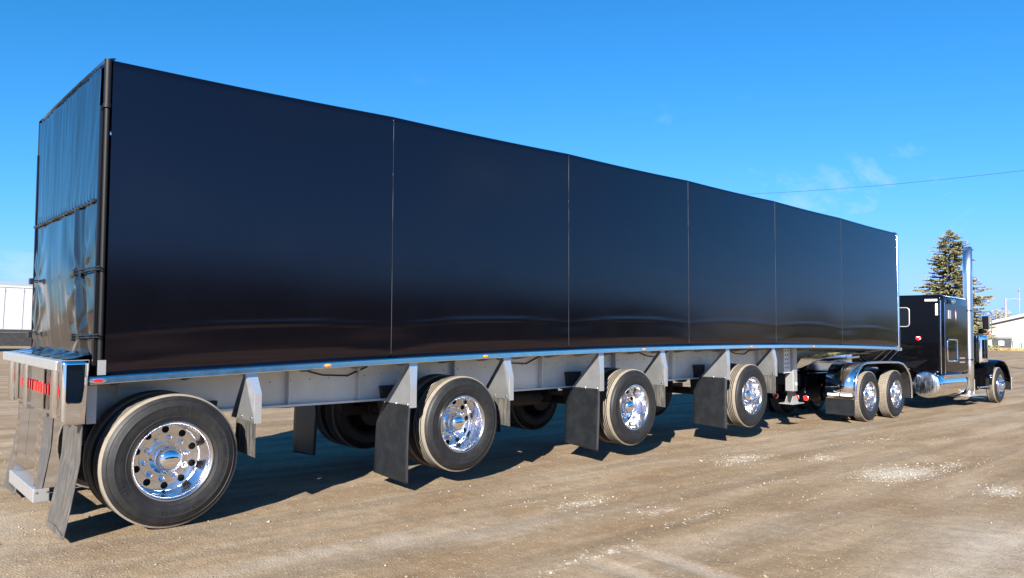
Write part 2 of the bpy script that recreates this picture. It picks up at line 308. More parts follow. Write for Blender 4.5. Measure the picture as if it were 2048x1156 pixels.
# ------------------------------------------------------------------ wheels
_glyph = {}
def glyph(ch):
    if ch not in _glyph:
        cu = bpy.data.curves.new('g', 'FONT'); cu.body = ch; cu.size = 1; cu.extrude = .05; cu.resolution_u = 2; cu.align_x = 'CENTER'
        o = bpy.data.objects.new('g', cu); COL.objects.link(o); dg = bpy.context.evaluated_depsgraph_get(); ev = o.evaluated_get(dg); m_ = ev.to_mesh()
        vs = [tuple(v.co) for v in m_.vertices]; fs = [tuple(p.vertices) for p in m_.polygons]; ev.to_mesh_clear(); bpy.data.objects.remove(o); bpy.data.curves.remove(cu)
        _glyph[ch] = (vs, fs)
    return _glyph[ch]
def arc_text(mb, txt, rad, mid_deg, h, y, adv=None, mi=0):
    adv = adv or h*.86; n = len(txt)
    for i, ch in enumerate(txt):
        if ch == ' ': continue
        a = R(mid_deg)-(i-(n-1)/2)*adv/rad           # clockwise seen from the kerb side
        vs, fs = glyph(ch); er = Vector((math.cos(a), 0, math.sin(a))); et = Vector((math.sin(a), 0, -math.cos(a)))
        c = er*(rad-.35*h)
        mb.add([c+et*(v[0]*h)+er*(v[1]*h)+Vector((0, y-v[2]*h*.9, 0)) for v in vs], fs, mi)
def flat_text(mb, txt, org, ex, ey, h, adv=None, mi=0, depth=.3):
    adv = adv or h*.72; ex = Vector(ex); ey = Vector(ey); nrm = ex.cross(ey)
    for i, ch in enumerate(txt):
        if ch == ' ': continue
        vs, fs = glyph(ch); c = Vector(org)+ex*(i*adv)
        mb.add([c+ex*(v[0]*h)+ey*(v[1]*h)+nrm*(v[2]*h*depth) for v in vs], fs, mi)
def tyre_profile(rad, w=.275, rib=True):
    k = rad/.525
    p = [(.293, .060), (.300, .036), (.322, .020), (.345, .012), (.349, .0095), (.353, .0115), (.38, .004), (.405, .001), (.43, .0025), (.434, .0005), (.439, .0035), (.462, .010), (.479, .020), (.482, .0175), (.486, .0245), (.498, .034), (.511, .042)]
    p = [(r*k, y) for r, y in p]; mi = [0]*(len(p)-1)
    y0, y1 = .050, w-.050; tread = [(rad-.006, .046), (rad, y0)]
    if rib:
        for g in (.25, .42, .58, .75):
            yc = y0+(y1-y0)*g; tread += [(rad+.0015, yc-.008), (rad-.014, yc-.005), (rad-.014, yc+.005), (rad+.0015, yc+.008)]
    else: tread = [(rad-.016, .046), (rad-.014, y0)]; tread += [(rad-.013, w/2)]
    tread += [(tread[1][0], y1), (tread[0][0], w-.046)]
    back = [(r, w-y) for r, y in p[::-1]]
    prof = p+tread+back; mi = [0]*(len(p)-1)+[1]*(len(tread)+1)+[0]*(len(back)-1)
    if rib:
        for g_ in range(4):
            for j_ in (0, 1, 2): mi[len(p)+2+g_*4+j_] = 0
    return prof, mi
def make_tyre(name, rad, texts, rib=True, seg=112):
    mb = MB(); prof, mi = tyre_profile(rad, rib=rib); mb.lathe(prof, seg, mi=mi)
    if not rib:          # drive tyre: staggered tread blocks
        nb = 54; w = .275
        for row, (a, b) in enumerate(((.043, .086), (.092, .134), (.141, .183), (.189, .232))):
            for k in range(nb):
                t0 = 2*math.pi*(k+.5*(row % 2)+.07)/nb; t1 = t0+2*math.pi/nb*.76; sk = .012*(1 if row % 2 else -1)
                P = []
                for rr in (rad-.018, rad):
                    for (yy, tt) in ((a, t0), (a, t1), (b, t1+sk), (b, t0+sk)): P.append((rr*math.cos(tt), yy, rr*math.sin(tt)))
                mb.add(P, [(0, 1, 2, 3), (4, 5, 6, 7), (0, 1, 5, 4), (1, 2, 6, 5), (2, 3, 7, 6), (3, 0, 4, 7)], 1)
    k = rad/.525
    for txt, r, deg, h in texts: arc_text(mb, txt, r*k, deg, h, .0045 if r > .43 else .0005 if r > .385 else .004)
    return mb.mesh(name, ['rubber', 'tread'], 38)
BR = 'CONTINENTAL'
TY = {'a': make_tyre('tyre_a', .525, [(BR, .405, 12, .038), (BR, .405, -78, .040), ('11 R 22.5', .41, 82, .040), ('HSR2', .405, 204, .042)]),
      'b': make_tyre('tyre_b', .525, [(BR, .405, 22, .038), (BR, .405, 138, .036), ('HSR2', .405, -52, .042)]),
      'c': make_tyre('tyre_c', .525, [(BR, .405, -150, .032), ('11 R 22.5', .405, -60, .032)]),
      'd': make_tyre('tyre_d', .525, [(BR, .405, 95, .036), ('HSR2', .405, -48, .042)]),
      'plain': make_tyre('tyre_plain', .525, [], seg=72), 'drive': make_tyre('tyre_drive', .53, [('11 R 22.5', .41, 100, .034)], rib=False, seg=96), 'steer': make_tyre('tyre_steer', .52, [(BR, .405, 60, .036)], seg=96)}
def holes_disc(mb, y, r0, r1, rh, nh, hr, depth, n=64, mi=0, hm=1):
    import bmesh
    bm = bmesh.new(); E = []
    def ring(cx, cz, r, k):
        vs = [bm.verts.new((cx+r*math.cos(2*math.pi*i/k), y, cz+r*math.sin(2*math.pi*i/k))) for i in range(k)]
        E.extend(bm.edges.new((vs[i], vs[(i+1) % k])) for i in range(k)); return vs
    ring(0, 0, r0, n); ring(0, 0, r1, 32)
    for i in range(nh): a = 2*math.pi*(i+.5)/nh; ring(rh*math.cos(a), rh*math.sin(a), hr, 16)
    bmesh.ops.triangle_fill(bm, use_beauty=True, edges=E, normal=(0, -1, 0))
    bm.verts.ensure_lookup_table(); bm.verts.index_update()
    mb.add([v.co[:] for v in bm.verts], [[v.index for v in f.verts] for f in bm.faces], mi); bm.free()
    for i in range(nh):
        a = 2*math.pi*(i+.5)/nh; c = (rh*math.cos(a), rh*math.sin(a))
        mb.cyl((c[0], y, c[1]), (c[0], y+.03, c[1]), hr, 16, mi=mi, caps=False)
        mb.cyl((c[0], y+.028, c[1]), (c[0], y+.034, c[1]), hr*1.02, 16, mi=hm)
def rim_mesh(deep=True):
    mb = MB()
    if deep:
        mb.lathe([(.288, .075), (.300, .050), (.312, .034), (.3165, .022), (.313, .0135), (.304, .0125), (.293, .020), (.286, .034), (.284, .055), (.2815, .09), (.279, .15), (.275, .205), (.268, .232), (.262, .240)], 96)
        holes_disc(mb, .240, .262, .104, .226, 10, .0285, .03)
        mb.lathe([(.150, .238), (.150, .235), (.195, .235), (.199, .239)], 64)
        mb.cyl((0, .272, 0), (0, .30, 0), .27, 24, mi=1)
    else:
        mb.lathe([(.288, .075), (.300, .050), (.312, .034), (.3165, .022), (.313, .0135), (.304, .0125), (.293, .022), (.280, .040), (.270, .060), (.262, .062)], 72)
        mb.lathe([(.262, .062), (.245, .050), (.20, .030), (.19, .012), (.10, .010)], 72)
        for i in range(10): a = 2*math.pi*(i+.5)/10; mb.cyl((.232*math.cos(a), .036, .232*math.sin(a)), (.232*math.cos(a), .052, .232*math.sin(a)), .027, 16, mi=1)
        mb.cyl((0, .08, 0), (0, .15, 0), .262, 24, mi=1)
    return mb.mesh('wheel', ['rimpol', 'dark'], 35)
RIM = {True: rim_mesh(True), False: rim_mesh(False)}
HUB = MB().lathe([(.128, 0.2420), (.128, 0.2140), (.116, 0.2060), (.110, 0.2020), (.110, 0.1450), (.106, 0.1400), (.102, 0.1380), (.101, 0.1250), (.097, 0.1080), (.089, 0.0920), (.076, 0.0780), (.060, 0.0680), (.042, 0.0620), (.022, 0.0590), (.001, 0.0580)], 56).mesh('hub_cap', 'chrome', 30)
HUBS = MB().lathe([(.105, .012), (.100, -.03), (.096, -.06), (.082, -.085), (.05, -.098), (.001, -.10)], 40).mesh('hub_cap', 'chrome', 30)
NUT = MB().lathe([(.024, .238), (.024, .226), (.0165, .218), (.0165, .195), (.0125, .183), (.006, .176), (.0005, .175)], 12).mesh('lug_nut', 'chrome', 40)
NUTS = MB().lathe([(.022, .014), (.017, .0), (.0165, -.045), (.011, -.062), (.0005, -.066)], 12).mesh('lug_nut', 'chrome', 40)
def wheel(root, x, y, z, side, ty, deep=True, dual=True, spin=0, nuts=True, name='wheel'):
    # the rim is the wheel's own mesh; tyres, cap and nuts hang on it
    org = root.get('org', (0, 0, 0))
    w = link(name, RIM[deep], root, loc=(x-org[0], y-org[1], z-org[2]), rot=(0, spin, 0 if side < 0 else math.pi))
    if side > 0: w.rotation_euler = (0, 0, math.pi)
    link('tyre', TY[ty], w)
    if dual: link('tyre', TY['drive' if ty == 'drive' else 'plain'], w, loc=(0, .335, 0), rot=(0, .4, 0))
    if nuts:
        link('hub_cap', HUB if deep else HUBS, w)
        for i in range(10):
            a = 2*math.pi*i/10+.16; link('lug_nut', NUT if deep else NUTS, w, loc=(.1675*math.cos(a), 0, .1675*math.sin(a)))
    return w

# ------------------------------------------------------------------ semi trailer (own frame: x from tail to nose, y across, z up; nose sits a little high)
AL = math.atan(.0245); P0 = Vector((.5, 0, 0)); RM = Matrix.Rotation(-AL, 3, 'Y'); LT = 16.12; WT = 2.59; SP = [0, 2.645, 5.29, 7.93, 10.575, 13.22, 16.10]
T = thing('semi_trailer', 'long trailer under black tarp cover with four axles and chrome side rail', 'semi trailer', loc=tuple(P0-RM @ P0), rot=(0, -AL, 0), world=False)
def zb(x): u = x/LT; return 1.2191-.0743*u+.137*4*u*(1-u)
def _zt(x): u = x/LT; return 3.7844-.0033*u+.1029*4*u*(1-u)
def zt(x):
    for a, b in zip(SP[:-1], SP[1:]):
        if x <= b+1e-6: t = (x-a)/(b-a); return _zt(a)*(1-t)+_zt(b)*t-.010*math.sin(math.pi*min(max(t, 0), 1))
    return _zt(x)
def tarp_y(i, t, z, x):
    # slack cloth between two bows: a few millimetres of billow, a fold above the rail, a scalloped hem
    h0 = zb(x)+.06; b = math.sin(math.pi*t); hz = (z-h0)/(zt(x)-h0)
    y = -.0025*b*math.sin(math.pi*min(max(hz, 0), 1))+.0018*float(fbm(np.array(x*.55+i*7), np.array(z*.7), 2)-.5)
    crease = .33+.05*math.sin(math.pi*t)
    y += -.0022*math.exp(-((z-h0-crease)/.016)**2)*(.4+.6*b)
    s = .035+.075*(b**.7)
    if z < h0+s: y += .030*(1-(z-h0)/s)**1.5
    y += .0035*math.exp(-((z-h0-.17)/.09)**2)*math.sin(9*t+i*2)*(1-b)
    return y
for i in range(6):
    a, b = SP[i], SP[i+1]; mb = MB(); zl = [0, .006, .012, .02, .03, .045, .06, .075, .09, .11, .125, .135, .145, .155, .165, .18, .2, .25, .33, .42, .5, .6, .7, .8, .88, .93, .965, .985, 1]
    nu = 22; vs = []
    for zz in zl:
        for k in range(nu+1):
            t = k/nu; x = a+.004+(b-a-.008)*t; z0 = zb(x)+.055; z1 = zt(x)-.03; z = z0+(z1-z0)*zz; vs.append((x, tarp_y(i, t, z, x), z))
    for (dy, dz) in ((.004, .013), (.014, .024), (.03, .03)):        # rolled shoulder over the bow
        for k in range(nu+1): t = k/nu; x = a+.004+(b-a-.008)*t; vs.append((x, tarp_y(i, t, zt(x)-.03, x)+dy, zt(x)-.03+dz))
    nv = len(zl)+2
    mb.add(vs, [(j*(nu+1)+k, j*(nu+1)+k+1, (j+1)*(nu+1)+k+1, (j+1)*(nu+1)+k) for j in range(nv) for k in range(nu)])
    mb.build('side_tarp', 'tarp', T, 60)
    mb = MB()                                                      # far side
    mb.grid(lambda u, v: (a+(b-a)*u, WT-tarp_y(i, u, 2+v, a+(b-a)*u), zb(a+(b-a)*u)+.05+(zt(a+(b-a)*u)-.02-zb(a+(b-a)*u)-.05)*v), 6, 6); mb.build('side_tarp', 'tarp', T, 60)
    mb = MB(); mb.grid(lambda u, v: (a+(b-a)*u, .03+(WT-.06)*v, zt(a+(b-a)*u)+.02*math.sin(math.pi*v)), 8, 10); mb.build('roof_tarp', 'tarp', T, 60)
    if i: mb = MB(); mb.tube([(a, -.0015+tarp_y(i, 0, zb(a)+.1+(zt(a)-zb(a)-.13)*k/24, a), zb(a)+.1+(zt(a)-zb(a)-.13)*k/24) for k in range(25)], .0028, 6); mb.build('tarp_seam', 'seam', T, 60)
# chrome side rails
for yy, s in ((0, 1), (WT, -1)):
    mb = MB(); n = 60; cs = [(-.020, -.003), (-.0245, .003), (-.0215, .046), (-.014, .056), (.03, .062), (.03, -.003)]
    vs = [(-.10+(16.16+.10)*k/n, yy+s*c[0], zb(-.10+16.26*k/n)+c[1]) for k in range(n+1) for c in cs]; m_ = len(cs)
    fs = [(k*m_+j, k*m_+(j+1) % m_, (k+1)*m_+(j+1) % m_, (k+1)*m_+j) for k in range(n) for j in range(m_)]+[tuple(range(m_)), tuple(range(n*m_, n*m_+m_))]
    mb.add(vs, fs); mb.build('side_rail', 'polish' if s > 0 else 'alu', T, 25)
def oval(mb, c, rx, rz, d, mi=0, n=20, dome=.4):
    P = []
    for (k, dy) in ((1, 0), (1, -d*.6), (.75, -d*.9), (.4, -d)):
        P += [(c[0]+rx*k*math.cos(2*math.pi*i/n), c[1]+dy, c[2]+rz*k*math.sin(2*math.pi*i/n)) for i in range(n)]
    mb.add(P, [(j*n+i, j*n+(i+1) % n, (j+1)*n+(i+1) % n, (j+1)*n+i) for j in range(3) for i in range(n)]+[tuple(range(3*n, 4*n))], mi)
for x, c in ((-.045, 'red'), (1.917, 'amber'), (3.889, 'amber'), (6.797, 'amber'), (9.69, 'amber'), (11.93, 'amber')):
    z = zb(x)+.026; mb = MB(); oval(mb, (x, -.0215, z), .062 if c == 'red' else .05, .020, .006); lamp = mb.build('marker_light', 'chrome', T, 40)
    mb = MB(); oval(mb, (x, -.0265, z), .036 if c == 'red' else .033, .013, .010); mb.build('lens', c, lamp, 40)
# deck, cross members, main beams
mb = MB(); mb.grid(lambda u, v: (LT*u, .03+(WT-.06)*v, zb(LT*u)+.02), 20, 1); mb.build('deck', 'alu_dull', T, solid=.02)
for k in range(27):
    x = .25+k*.6
    if x > 15.9: break
    mb = MB(); mb.prism([(x, .06, zb(x)+.005), (x, WT-.06, zb(x)+.005), (x, WT-.35, zb(x)-.02), (x, WT-.72, zb(x)-.085), (x, .72, zb(x)-.085), (x, .35, zb(x)-.02)], (.012, 0, 0)); mb.build('cross_member', 'alu_dull', T)
def beam_bot(x):
    if x < 11.3: return .855-.0085*x
    if x < 12.6: return .759+(x-11.3)*.08
    pts = [(12.6, .863), (13.0, .925), (13.5, 1.0), (14.1, 1.05), (14.8, 1.065), (16.0, 1.06)]
    for (xa, za), (xb, z_) in zip(pts[:-1], pts[1:]):
        if x <= xb: t = (x-xa)/(xb-xa); return za+(z_-za)*t
    return 1.06
for yb in (.80, 1.79):
    n = 48; X = [.05+15.6*k/n for k in range(n+1)]
    mb = MB()
    def strip(y0, y1, f0, f1):
        vs = []
        for x in X: vs += [(x, y0, f0(x)), (x, y1, f0(x)), (x, y1, f1(x)), (x, y0, f1(x))]
        mb.add(vs, [(k*4+j, k*4+(j+1) % 4, k*4+4+(j+1) % 4, k*4+4+j) for k in range(n) for j in range(4)]+[(0, 1, 2, 3), (n*4, n*4+1, n*4+2, n*4+3)])
    strip(yb-.006, yb+.006, lambda x: beam_bot(x)+.0221, lambda x: zb(x)-.0305)
    strip(yb-.085, yb+.085, beam_bot, lambda x: beam_bot(x)+.022)
    strip(yb-.075, yb+.075, lambda x: zb(x)-.030, lambda x: zb(x)-.006)
    mb.build('main_beam', 'alu', T, 25)
    for xs in (.30, 1.9, 2.72, 4.05, 5.55, 7.1, 8.55, 10.1, 11.3):
        s = -1 if yb < 1.3 else 1
        mb = MB(); y0, y1 = sorted((yb+s*.008, yb+s*.072)); mb.box((xs-.006, y0, beam_bot(xs)+.023), (xs+.006, y1, zb(xs)-.031)); mb.build('beam_stiffener', 'alu', T)
    mb = MB(); s = -1 if yb < 1.3 else 1                            # bolted splice line
    for xs in np.arange(1.5, 10.5, .22): z = zb(xs)-.17; mb.cyl((xs, yb+s*.006, z), (xs, yb+s*.013, z), .008, 6)
    kind(mb.build('beam_rivets', 'alu_dull', T), 'stuff')
# suspension: hanger, axle, air springs
AX = [(.552, .548), (3.625, .583), (6.67, .545), (9.82, .508)]
for i, (x, z) in enumerate(AX):
    mb = MB(); mb.cyl((x, .55, z), (x, WT-.55, z), .065, 16); mb.cyl((x, .27, z), (x, .33, z), .19, 24); mb.cyl((x, WT-.33, z), (x, WT-.27, z), .19, 24); mb.cyl((x, .33, z), (x, .72, z), .205, 24); mb.cyl((x, WT-.72, z), (x, WT-.33, z), .205, 24); mb.build('axle', 'chassis', T, 40)
    for yb in (.80, 1.79):
        mb = MB(); hx = x-.48 if i else x+.48
        mb.prism([(hx-.14, yb-.07, zb(hx)-.3), (hx+.14, yb-.07, zb(hx)-.3), (hx+.07, yb-.07, z+.02), (hx-.07, yb-.07, z+.02)], (0, .14, 0)); mb.build('hanger', 'chassis', T)
        mb = MB(); mb.prism([(hx, yb-.045, z-.03), (hx, yb-.045, z+.07), (2*x-hx, yb-.045, z+.09), (2*x-hx, yb-.045, z-.01)], (0, .09, 0)); mb.build('trailing_arm', 'chassis', T)
        sx = 2*x-hx; mb = MB(); h1 = min(beam_bot(sx)-.01, z+.36); mb.lathe([(.06, z+.10), (.105, z+.11), (.125, z+.15), (.11, (z+h1)/2+.03), (.125, h1-.04), (.10, h1), (.01, h1)], 20, (sx, yb, 0), axis='Z'); mb.build('air_spring', 'rubber', T, 40)
    for s, yy in ((-1, .02), (1, WT-.02)):
        w = wheel(T, x, yy, z, s, 'abcd'[i] if s < 0 else 'plain', spin=(0, .2, .55, .1)[i], nuts=(s < 0))
        if i == 0: w.scale = (1.045, 1, 1.045)
for ya, za, x0 in ((1.2, .66, 4.9), (1.4, .70, 7.7)): mb = MB(); mb.cyl((x0, ya, za), (x0+1, ya, za), .12, 20); mb.build('air_tank', 'chassis', T, 40)
for i, (x, z) in enumerate(AX):
    for yy in (.98, 1.61): mb = MB(); mb.lathe([(.01, 0), (.07, .01), (.085, .05), (.085, .08), (.093, .085), (.093, .10), (.085, .105), (.08, .17), (.02, .19)], 20, (x-.16, yy-.09, z+.06)); mb.build('brake_chamber', 'chassis', T, 35)
    mb = MB(); mb.tube([(x-.16, .96, z+.1), (x-.3, .93, z+.02), (x-.42, .9, z+.12), (x-.5, .86, z+.26)], .011, 6); mb.build('brake_hose', 'chassis', T, 60)
for xs in (2.05, 4.75, 7.7, 10.3): mb = MB(); mb.tube([(xs, .781, zb(xs)-.06), (xs+.25, .781, zb(xs)-.13), (xs+.55, .781, zb(xs)-.15), (xs+.8, .781, zb(xs)-.06)], .008, 6); mb.build('light_cable', 'chassis', T, 60)
mb = MB(); mb.tube([(.4, 1.0, .9), (2, .95, .82), (4, 1.05, .85), (6, .95, .8), (9, 1.02, .8), (11.2, .95, .85)], .018, 8); mb.build('air_hose', 'chassis', T, 60)
# mudflap brackets and flaps
def strip_poly(mb, poly, y0, y1): mb.prism([(x, y0, z) for x, z in poly], (0, y1-y0, 0))
def flap_set(xo, rear, s=1):
    Y = (lambda y: y) if s > 0 else (lambda y: WT-y)
    top = zb(xo)-.004; mb = MB()
    if rear: poly = [(xo-.045, top), (xo+.060, top), (xo+.035, 1.05), (xo+.035, .815), (xo-.045, .815), (xo-.038, 1.05)]
    else: poly = [(xo-.115, top), (xo-.005, top), (xo+.032, 1.06), (xo+.030, .80), (xo-.034, .80), (xo-.030, 1.06)]
    yk = lambda z: .026*max(0, (z-1.06)/(top-1.06)); vv = [(x, Y(-.004+yk(z)), z) for x, z in poly]+[(x, Y(.002+yk(z)), z) for x, z in poly]
    mb.add(vv, [(0, 1, 2, 5), (5, 2, 3, 4), (6, 11, 8, 7), (11, 10, 9, 8)]+[(i, (i+1) % 6, 6+(i+1) % 6, 6+i) for i in range(6)])
    br = mb.build('flap_bracket', 'bracket', T)
    xw = xo-.040 if rear else xo-.030
    mb = MB(); x_ = lambda z: xw if rear else (xw-.085*max(0, (z-1.06)/(top-1.06)))
    P = [(Y(.030), top), (Y(.046), top), (Y(.52), .815), (Y(.003), .815), (Y(.003), 1.06)]
    vs = [(x_(z), y, z) for y, z in P]; mb.prism(vs, (.005, 0, 0)); web = mb.build('bracket_web', 'web', T)
    for yy in (.05, .26, .47):
        mb = MB(); mb.cyl((xw-.004, Y(yy), .845), (xw-.012, Y(yy), .845), .011, 8); mb.build('bolt', 'chrome', web, 40)
    mb = MB()
    if rear:
        P = [(Y(.006), .842), (Y(.515), .822), (Y(.625), .60), (Y(.625), .075), (Y(.006), .032)]; th = .010
        cv = lambda y, z: xw+.006+(.842-z)*-.03+.022*((.842-z)/.8)**2*math.sin(2.2*abs(y-(0 if s > 0 else WT))/.62+xo)+.006*math.sin(5*z+xo*3)
        def fp(u, v):
            z = .842-.80*v; inner = .515 if z > .822 else .515+.11*(.822-z)/.222 if z > .60 else .625
            zl = z-.0+(.043*u-.01)*max(0, v-.93)/.07*.9; y = Y(.006+(inner-.006)*u); return (cv(y, zl), y, zl)
        mb.grid(fp, 10, 36); fl = mb.build('mudflap', 'flap', T, 60, solid=.010)
        mb = MB()
        for (ya, za), (yb_, z2) in (((.03, .075), (.60, .11)), ((.60, .11), (.60, .56)), ((.03, .075), (.03, .80))): mb.tube([(cv(Y(ya+(yb_-ya)*k/8), za+(z2-za)*k/8)-.003, Y(ya+(yb_-ya)*k/8), za+(z2-za)*k/8) for k in range(9)], .0022, 5)
        mb.build('stitched_hem', 'flap', fl)
    else:
        P = [(Y(.004), .83), (Y(.40), .83), (Y(.46), .52), (Y(.004), .50)]
        mb.prism([(xw+.006, y, z) for y, z in P], (.008, 0, 0)); fl = mb.build('mudflap', 'plastic', T)
        for k in range(6):
            y = .03+k*.07; mb = MB(); a, b = sorted((Y(y), Y(y+.014))); mb.box((xw-.004, a, .53), (xw+.0055, b, .80)); mb.build('rib', 'plastic', fl)
for s in (1, -1):
    for xo in (2.93, 5.935, 9.03): flap_set(xo, True, s)
    for xo in (1.25, 4.315, 7.35, 10.56): flap_set(xo, False, s)
# leaning tail flaps
for s in (1, -1):
    Y = (lambda y: y) if s > 0 else (lambda y: WT-y)
    mb = MB(); P = [(Y(.01), 1.0, -.135), (Y(.60), 1.0, -.135), (Y(.60), .62, -.150), (Y(.60), .30, -.20), (Y(.60), .055, -.245), (Y(.01), .055, -.245), (Y(.01), .30, -.20), (Y(.01), .62, -.150)]
    vs = [(x, y, z) for y, z, x in P]; n = 8
    mb.add(vs+[(x+.010, y, z) for x, y, z in vs], [(0, 1, 2, 7), (7, 2, 3, 6), (6, 3, 4, 5), (8, 15, 10, 9), (15, 14, 11, 10), (14, 13, 12, 11)]+[(i, (i+1) % n, n+(i+1) % n, n+i) for i in range(n)])
    fl = mb.build('mudflap', 'plastic', T, bevel=.003)
    mb = MB(); mb.tube([(-.2465, Y(.03), .09), (-.2465, Y(.30), .115), (-.2465, Y(.57), .10)], .003, 5); mb.build('stitched_hem', 'plastic', fl)
# tail: bumper box with recessed red lights, underride guard
XB = -.285
mb = MB(); mb.box((XB-.012, .16, 1.315), (-.06, WT-.06, 1.398)); B = mb.build('rear_bumper', 'aluwhite', T, bevel=.008)
mb = MB(); mb.grid(lambda u, v: (XB+(.18-.02*v)*u, -.006+.026*max(0, .72-v)**1.2, 1.40-.483*v), 4, 16); mb.build('end_plate', 'mirror', B, 60, solid=-.006)
mb = MB(); mb.box((XB-.006, .012, 1.312), (-.10, .16, 1.392)); mb.build('end_cap', 'polish', B, bevel=.006)
mb = MB(); mb.box((-.215, .013, .93), (-.205, WT-.05, 1.312)); mb.build('back_plate', 'mirror', B)
mb = MB(); mb.box((XB, .013, .925), (-.21, .05, 1.31)); mb.box((XB, WT-.36, .97), (-.21, WT-.34, 1.31)); mb.box((XB, .64, .93), (-.215, .66, 1.31)); mb.box((XB, 1.30, .93), (-.215, 1.32, 1.31)); mb.build('divider', 'mirror', B)
for yy in (.30, 1.42, 2.16):
    mb = MB(); mb.lathe([(.001, 1.315), (.045, 1.314), (.045, .97), (.035, .945), (.001, .94)], 20, (XB+.03, yy, 0), axis='Z'); mb.build('dock_post', 'chrome', B, 40)
for k in range(18):
    y = .10+k*.107
    if any(abs(y-q) < .05 for q in (.30, 1.42)): continue
    mb = MB(); mb.box((XB+.052, y-.022, 1.085), (XB+.066, y+.022, 1.175)); mb.build('marker_light', 'redlit', B, bevel=.006)
mb = MB(); mb.box((XB-.02, .80, .20), (XB+.10, 1.90, .312)); G = mb.build('underride_guard', 'aluwhite', T, bevel=.006)
for yy in (.80, 1.79):
    mb = MB(); mb.prism([(XB-.002, yy, .313), (XB+.16, yy, .313), (XB+.20, yy, .93), (XB+.045, yy, .93)], (0, .11, 0)); mb.build('post', 'mirror', G)
for xx in (XB+.0, XB+.075):
    mb = MB(); mb.cyl((xx, .800, .285), (xx, .792, .285), .009, 8); mb.build('bolt', 'chrome', G, 40)
mb = MB(); mb.prism([(-.20, .915, .45), (-.20, 1.785, .45), (-.17, 1.785, .93), (-.17, .915, .93)], (.006, 0, 0)); mb.build('inner_plate', 'mirror', T)
mb = MB(); mb.box((-.09, .10, .90), (-.02, WT-.1, 1.20)); mb.build('tail_channel', 'alu_dull', T)
# rear tarp: gathered upper curtain, strained lower curtain
HOOK = [(.50, 2.10), (.50, 1.57), (2.28, 2.10), (2.28, 1.57)]
def rear_x(y, z):
    if z > 2.66:
        k = (z-2.66)/1.1; q_ = .35*(1-k)*(y-1.3); x = .020*(float(fbm(np.array((y+q_*.6+.10*math.sin(z*2.1))*4.3+3), np.array(z*.9), 4))-.5)*(.55+.45*k)+.0007*math.sin(y*37+3*math.sin(y*5)+z)*(.3+.7*k)
        x += .004*math.exp(-((z-2.68)/.04)**2)*math.sin(y*60)
    else:
        x = .016*(float(fbm(np.array((y-.35*(z-2.6))*3.2+9), np.array(z*.8), 3))-.5)
        for (hy, hz) in HOOK:
            d = math.hypot(y-hy, z-hz)+.05; a = math.atan2(z-hz, y-hy); x += .007*math.sin(a*8+.7*hy)*math.exp(-d/.55)*min(1, d/.25)
        x += .022*math.exp(-((y-.42-.25*(z-1.4))/.05)**2)*sstep(1.3, 1.7, np.array(z))-.02*math.exp(-((y-.30-.18*(z-1.4))/.05)**2)
    return float(-.055-x-.03*math.sin(math.pi*(y-.1)/2.4)*math.sin(math.pi*min(max((z-1.4)/1.26, 0), 1)))
mb = MB(); mb.grid(lambda u, v: (rear_x(.11+2.36*u, 2.665+1.12*v)+.03*max(0, v-.96)*25*.9, .11+2.36*u, 2.665+1.115*v), 130, 26); mb.build('rear_tarp_upper', 'tarp_rear', T, 80)
mb = MB(); mb.grid(lambda u, v: (rear_x(.11+2.36*u, 1.43+1.225*v)-.004, .11+2.36*u, 1.43+1.225*v), 130, 70); mb.build('rear_tarp_lower', 'tarp_rear', T, 80)
mb = MB(); mb.tube([(-.068+.006*math.sin(y*60), y, 2.662+.006*math.sin(y*47)) for y in np.linspace(.11, 2.47, 90)], .014, 8); mb.build('curtain_seam', 'tarp_rear', T, 60)
mb = MB(); mb.grid(lambda u, v: (-.06-.17*u-.012*math.sin(v*40), .16+(WT-.34)*v, 1.445-.040*u**.5+.005*math.sin(v*31+u*5)*(1-u)+.003*math.sin(v*73)*(1-u)), 12, 90); mb.build('tarp_skirt', 'tarp_rear', T, 80)
for hy, hz in HOOK:
    d = -1 if hy < 1.3 else 1; ye = -.02 if d < 0 else WT+.02
    mb = MB(); mb.box((-.135, hy-.035, hz-.03), (-.10, hy+.035, hz+.03)); hk = mb.build('strap_buckle', 'blacksteel', T, bevel=.005)
    mb = MB(); mb.tube([(-.118, hy, hz+.012), (-.10, (hy+ye)/2, hz+.02), (-.05, ye, hz+.03)], .007, 8); mb.tube([(-.118, hy, hz-.012), (-.10, (hy+ye)/2, hz), (-.05, ye, hz+.01)], .006, 8); mb.build('rubber_strap', 'blacksteel', hk, 60)
for yy, s in ((.034, -1), (WT-.034, 1)):
    mb = MB(); mb.cyl((-.02, yy, 1.30), (-.02, yy, 3.43), .022, 16); mb.build('corner_post', 'blackmatt', T, 40)
    mb = MB(); mb.cyl((-.02, yy, 3.40), (-.02, yy, 3.785), .031, 16); mb.cyl((-.02, yy, 3.395), (-.02, yy, 3.425), .036, 16); mb.build('post_sleeve', 'blackmatt', T, 40)
    mb = MB(); mb.box((-.065, min(yy+.05*-s-.010, yy+.05*-s+.010), 1.35), (-.03, max(yy+.05*-s-.010, yy+.05*-s+.010), 3.42)); mb.build('keder_strip', 'tarp_rear', T, bevel=.006)
mb = MB(); mb.box((-.045, -.01, 1.285), (.012, .004, 1.40)); mb.build('corner_bracket', 'aluwhite', T)
mb = MB(); mb.grid(lambda u, v: (.03-.085*u, .02+(WT-.04)*v, 3.802-.028*u*u+.012*math.sin(math.pi*v)), 6, 24); mb.build('top_header', 'tarp_rear', T, 60)
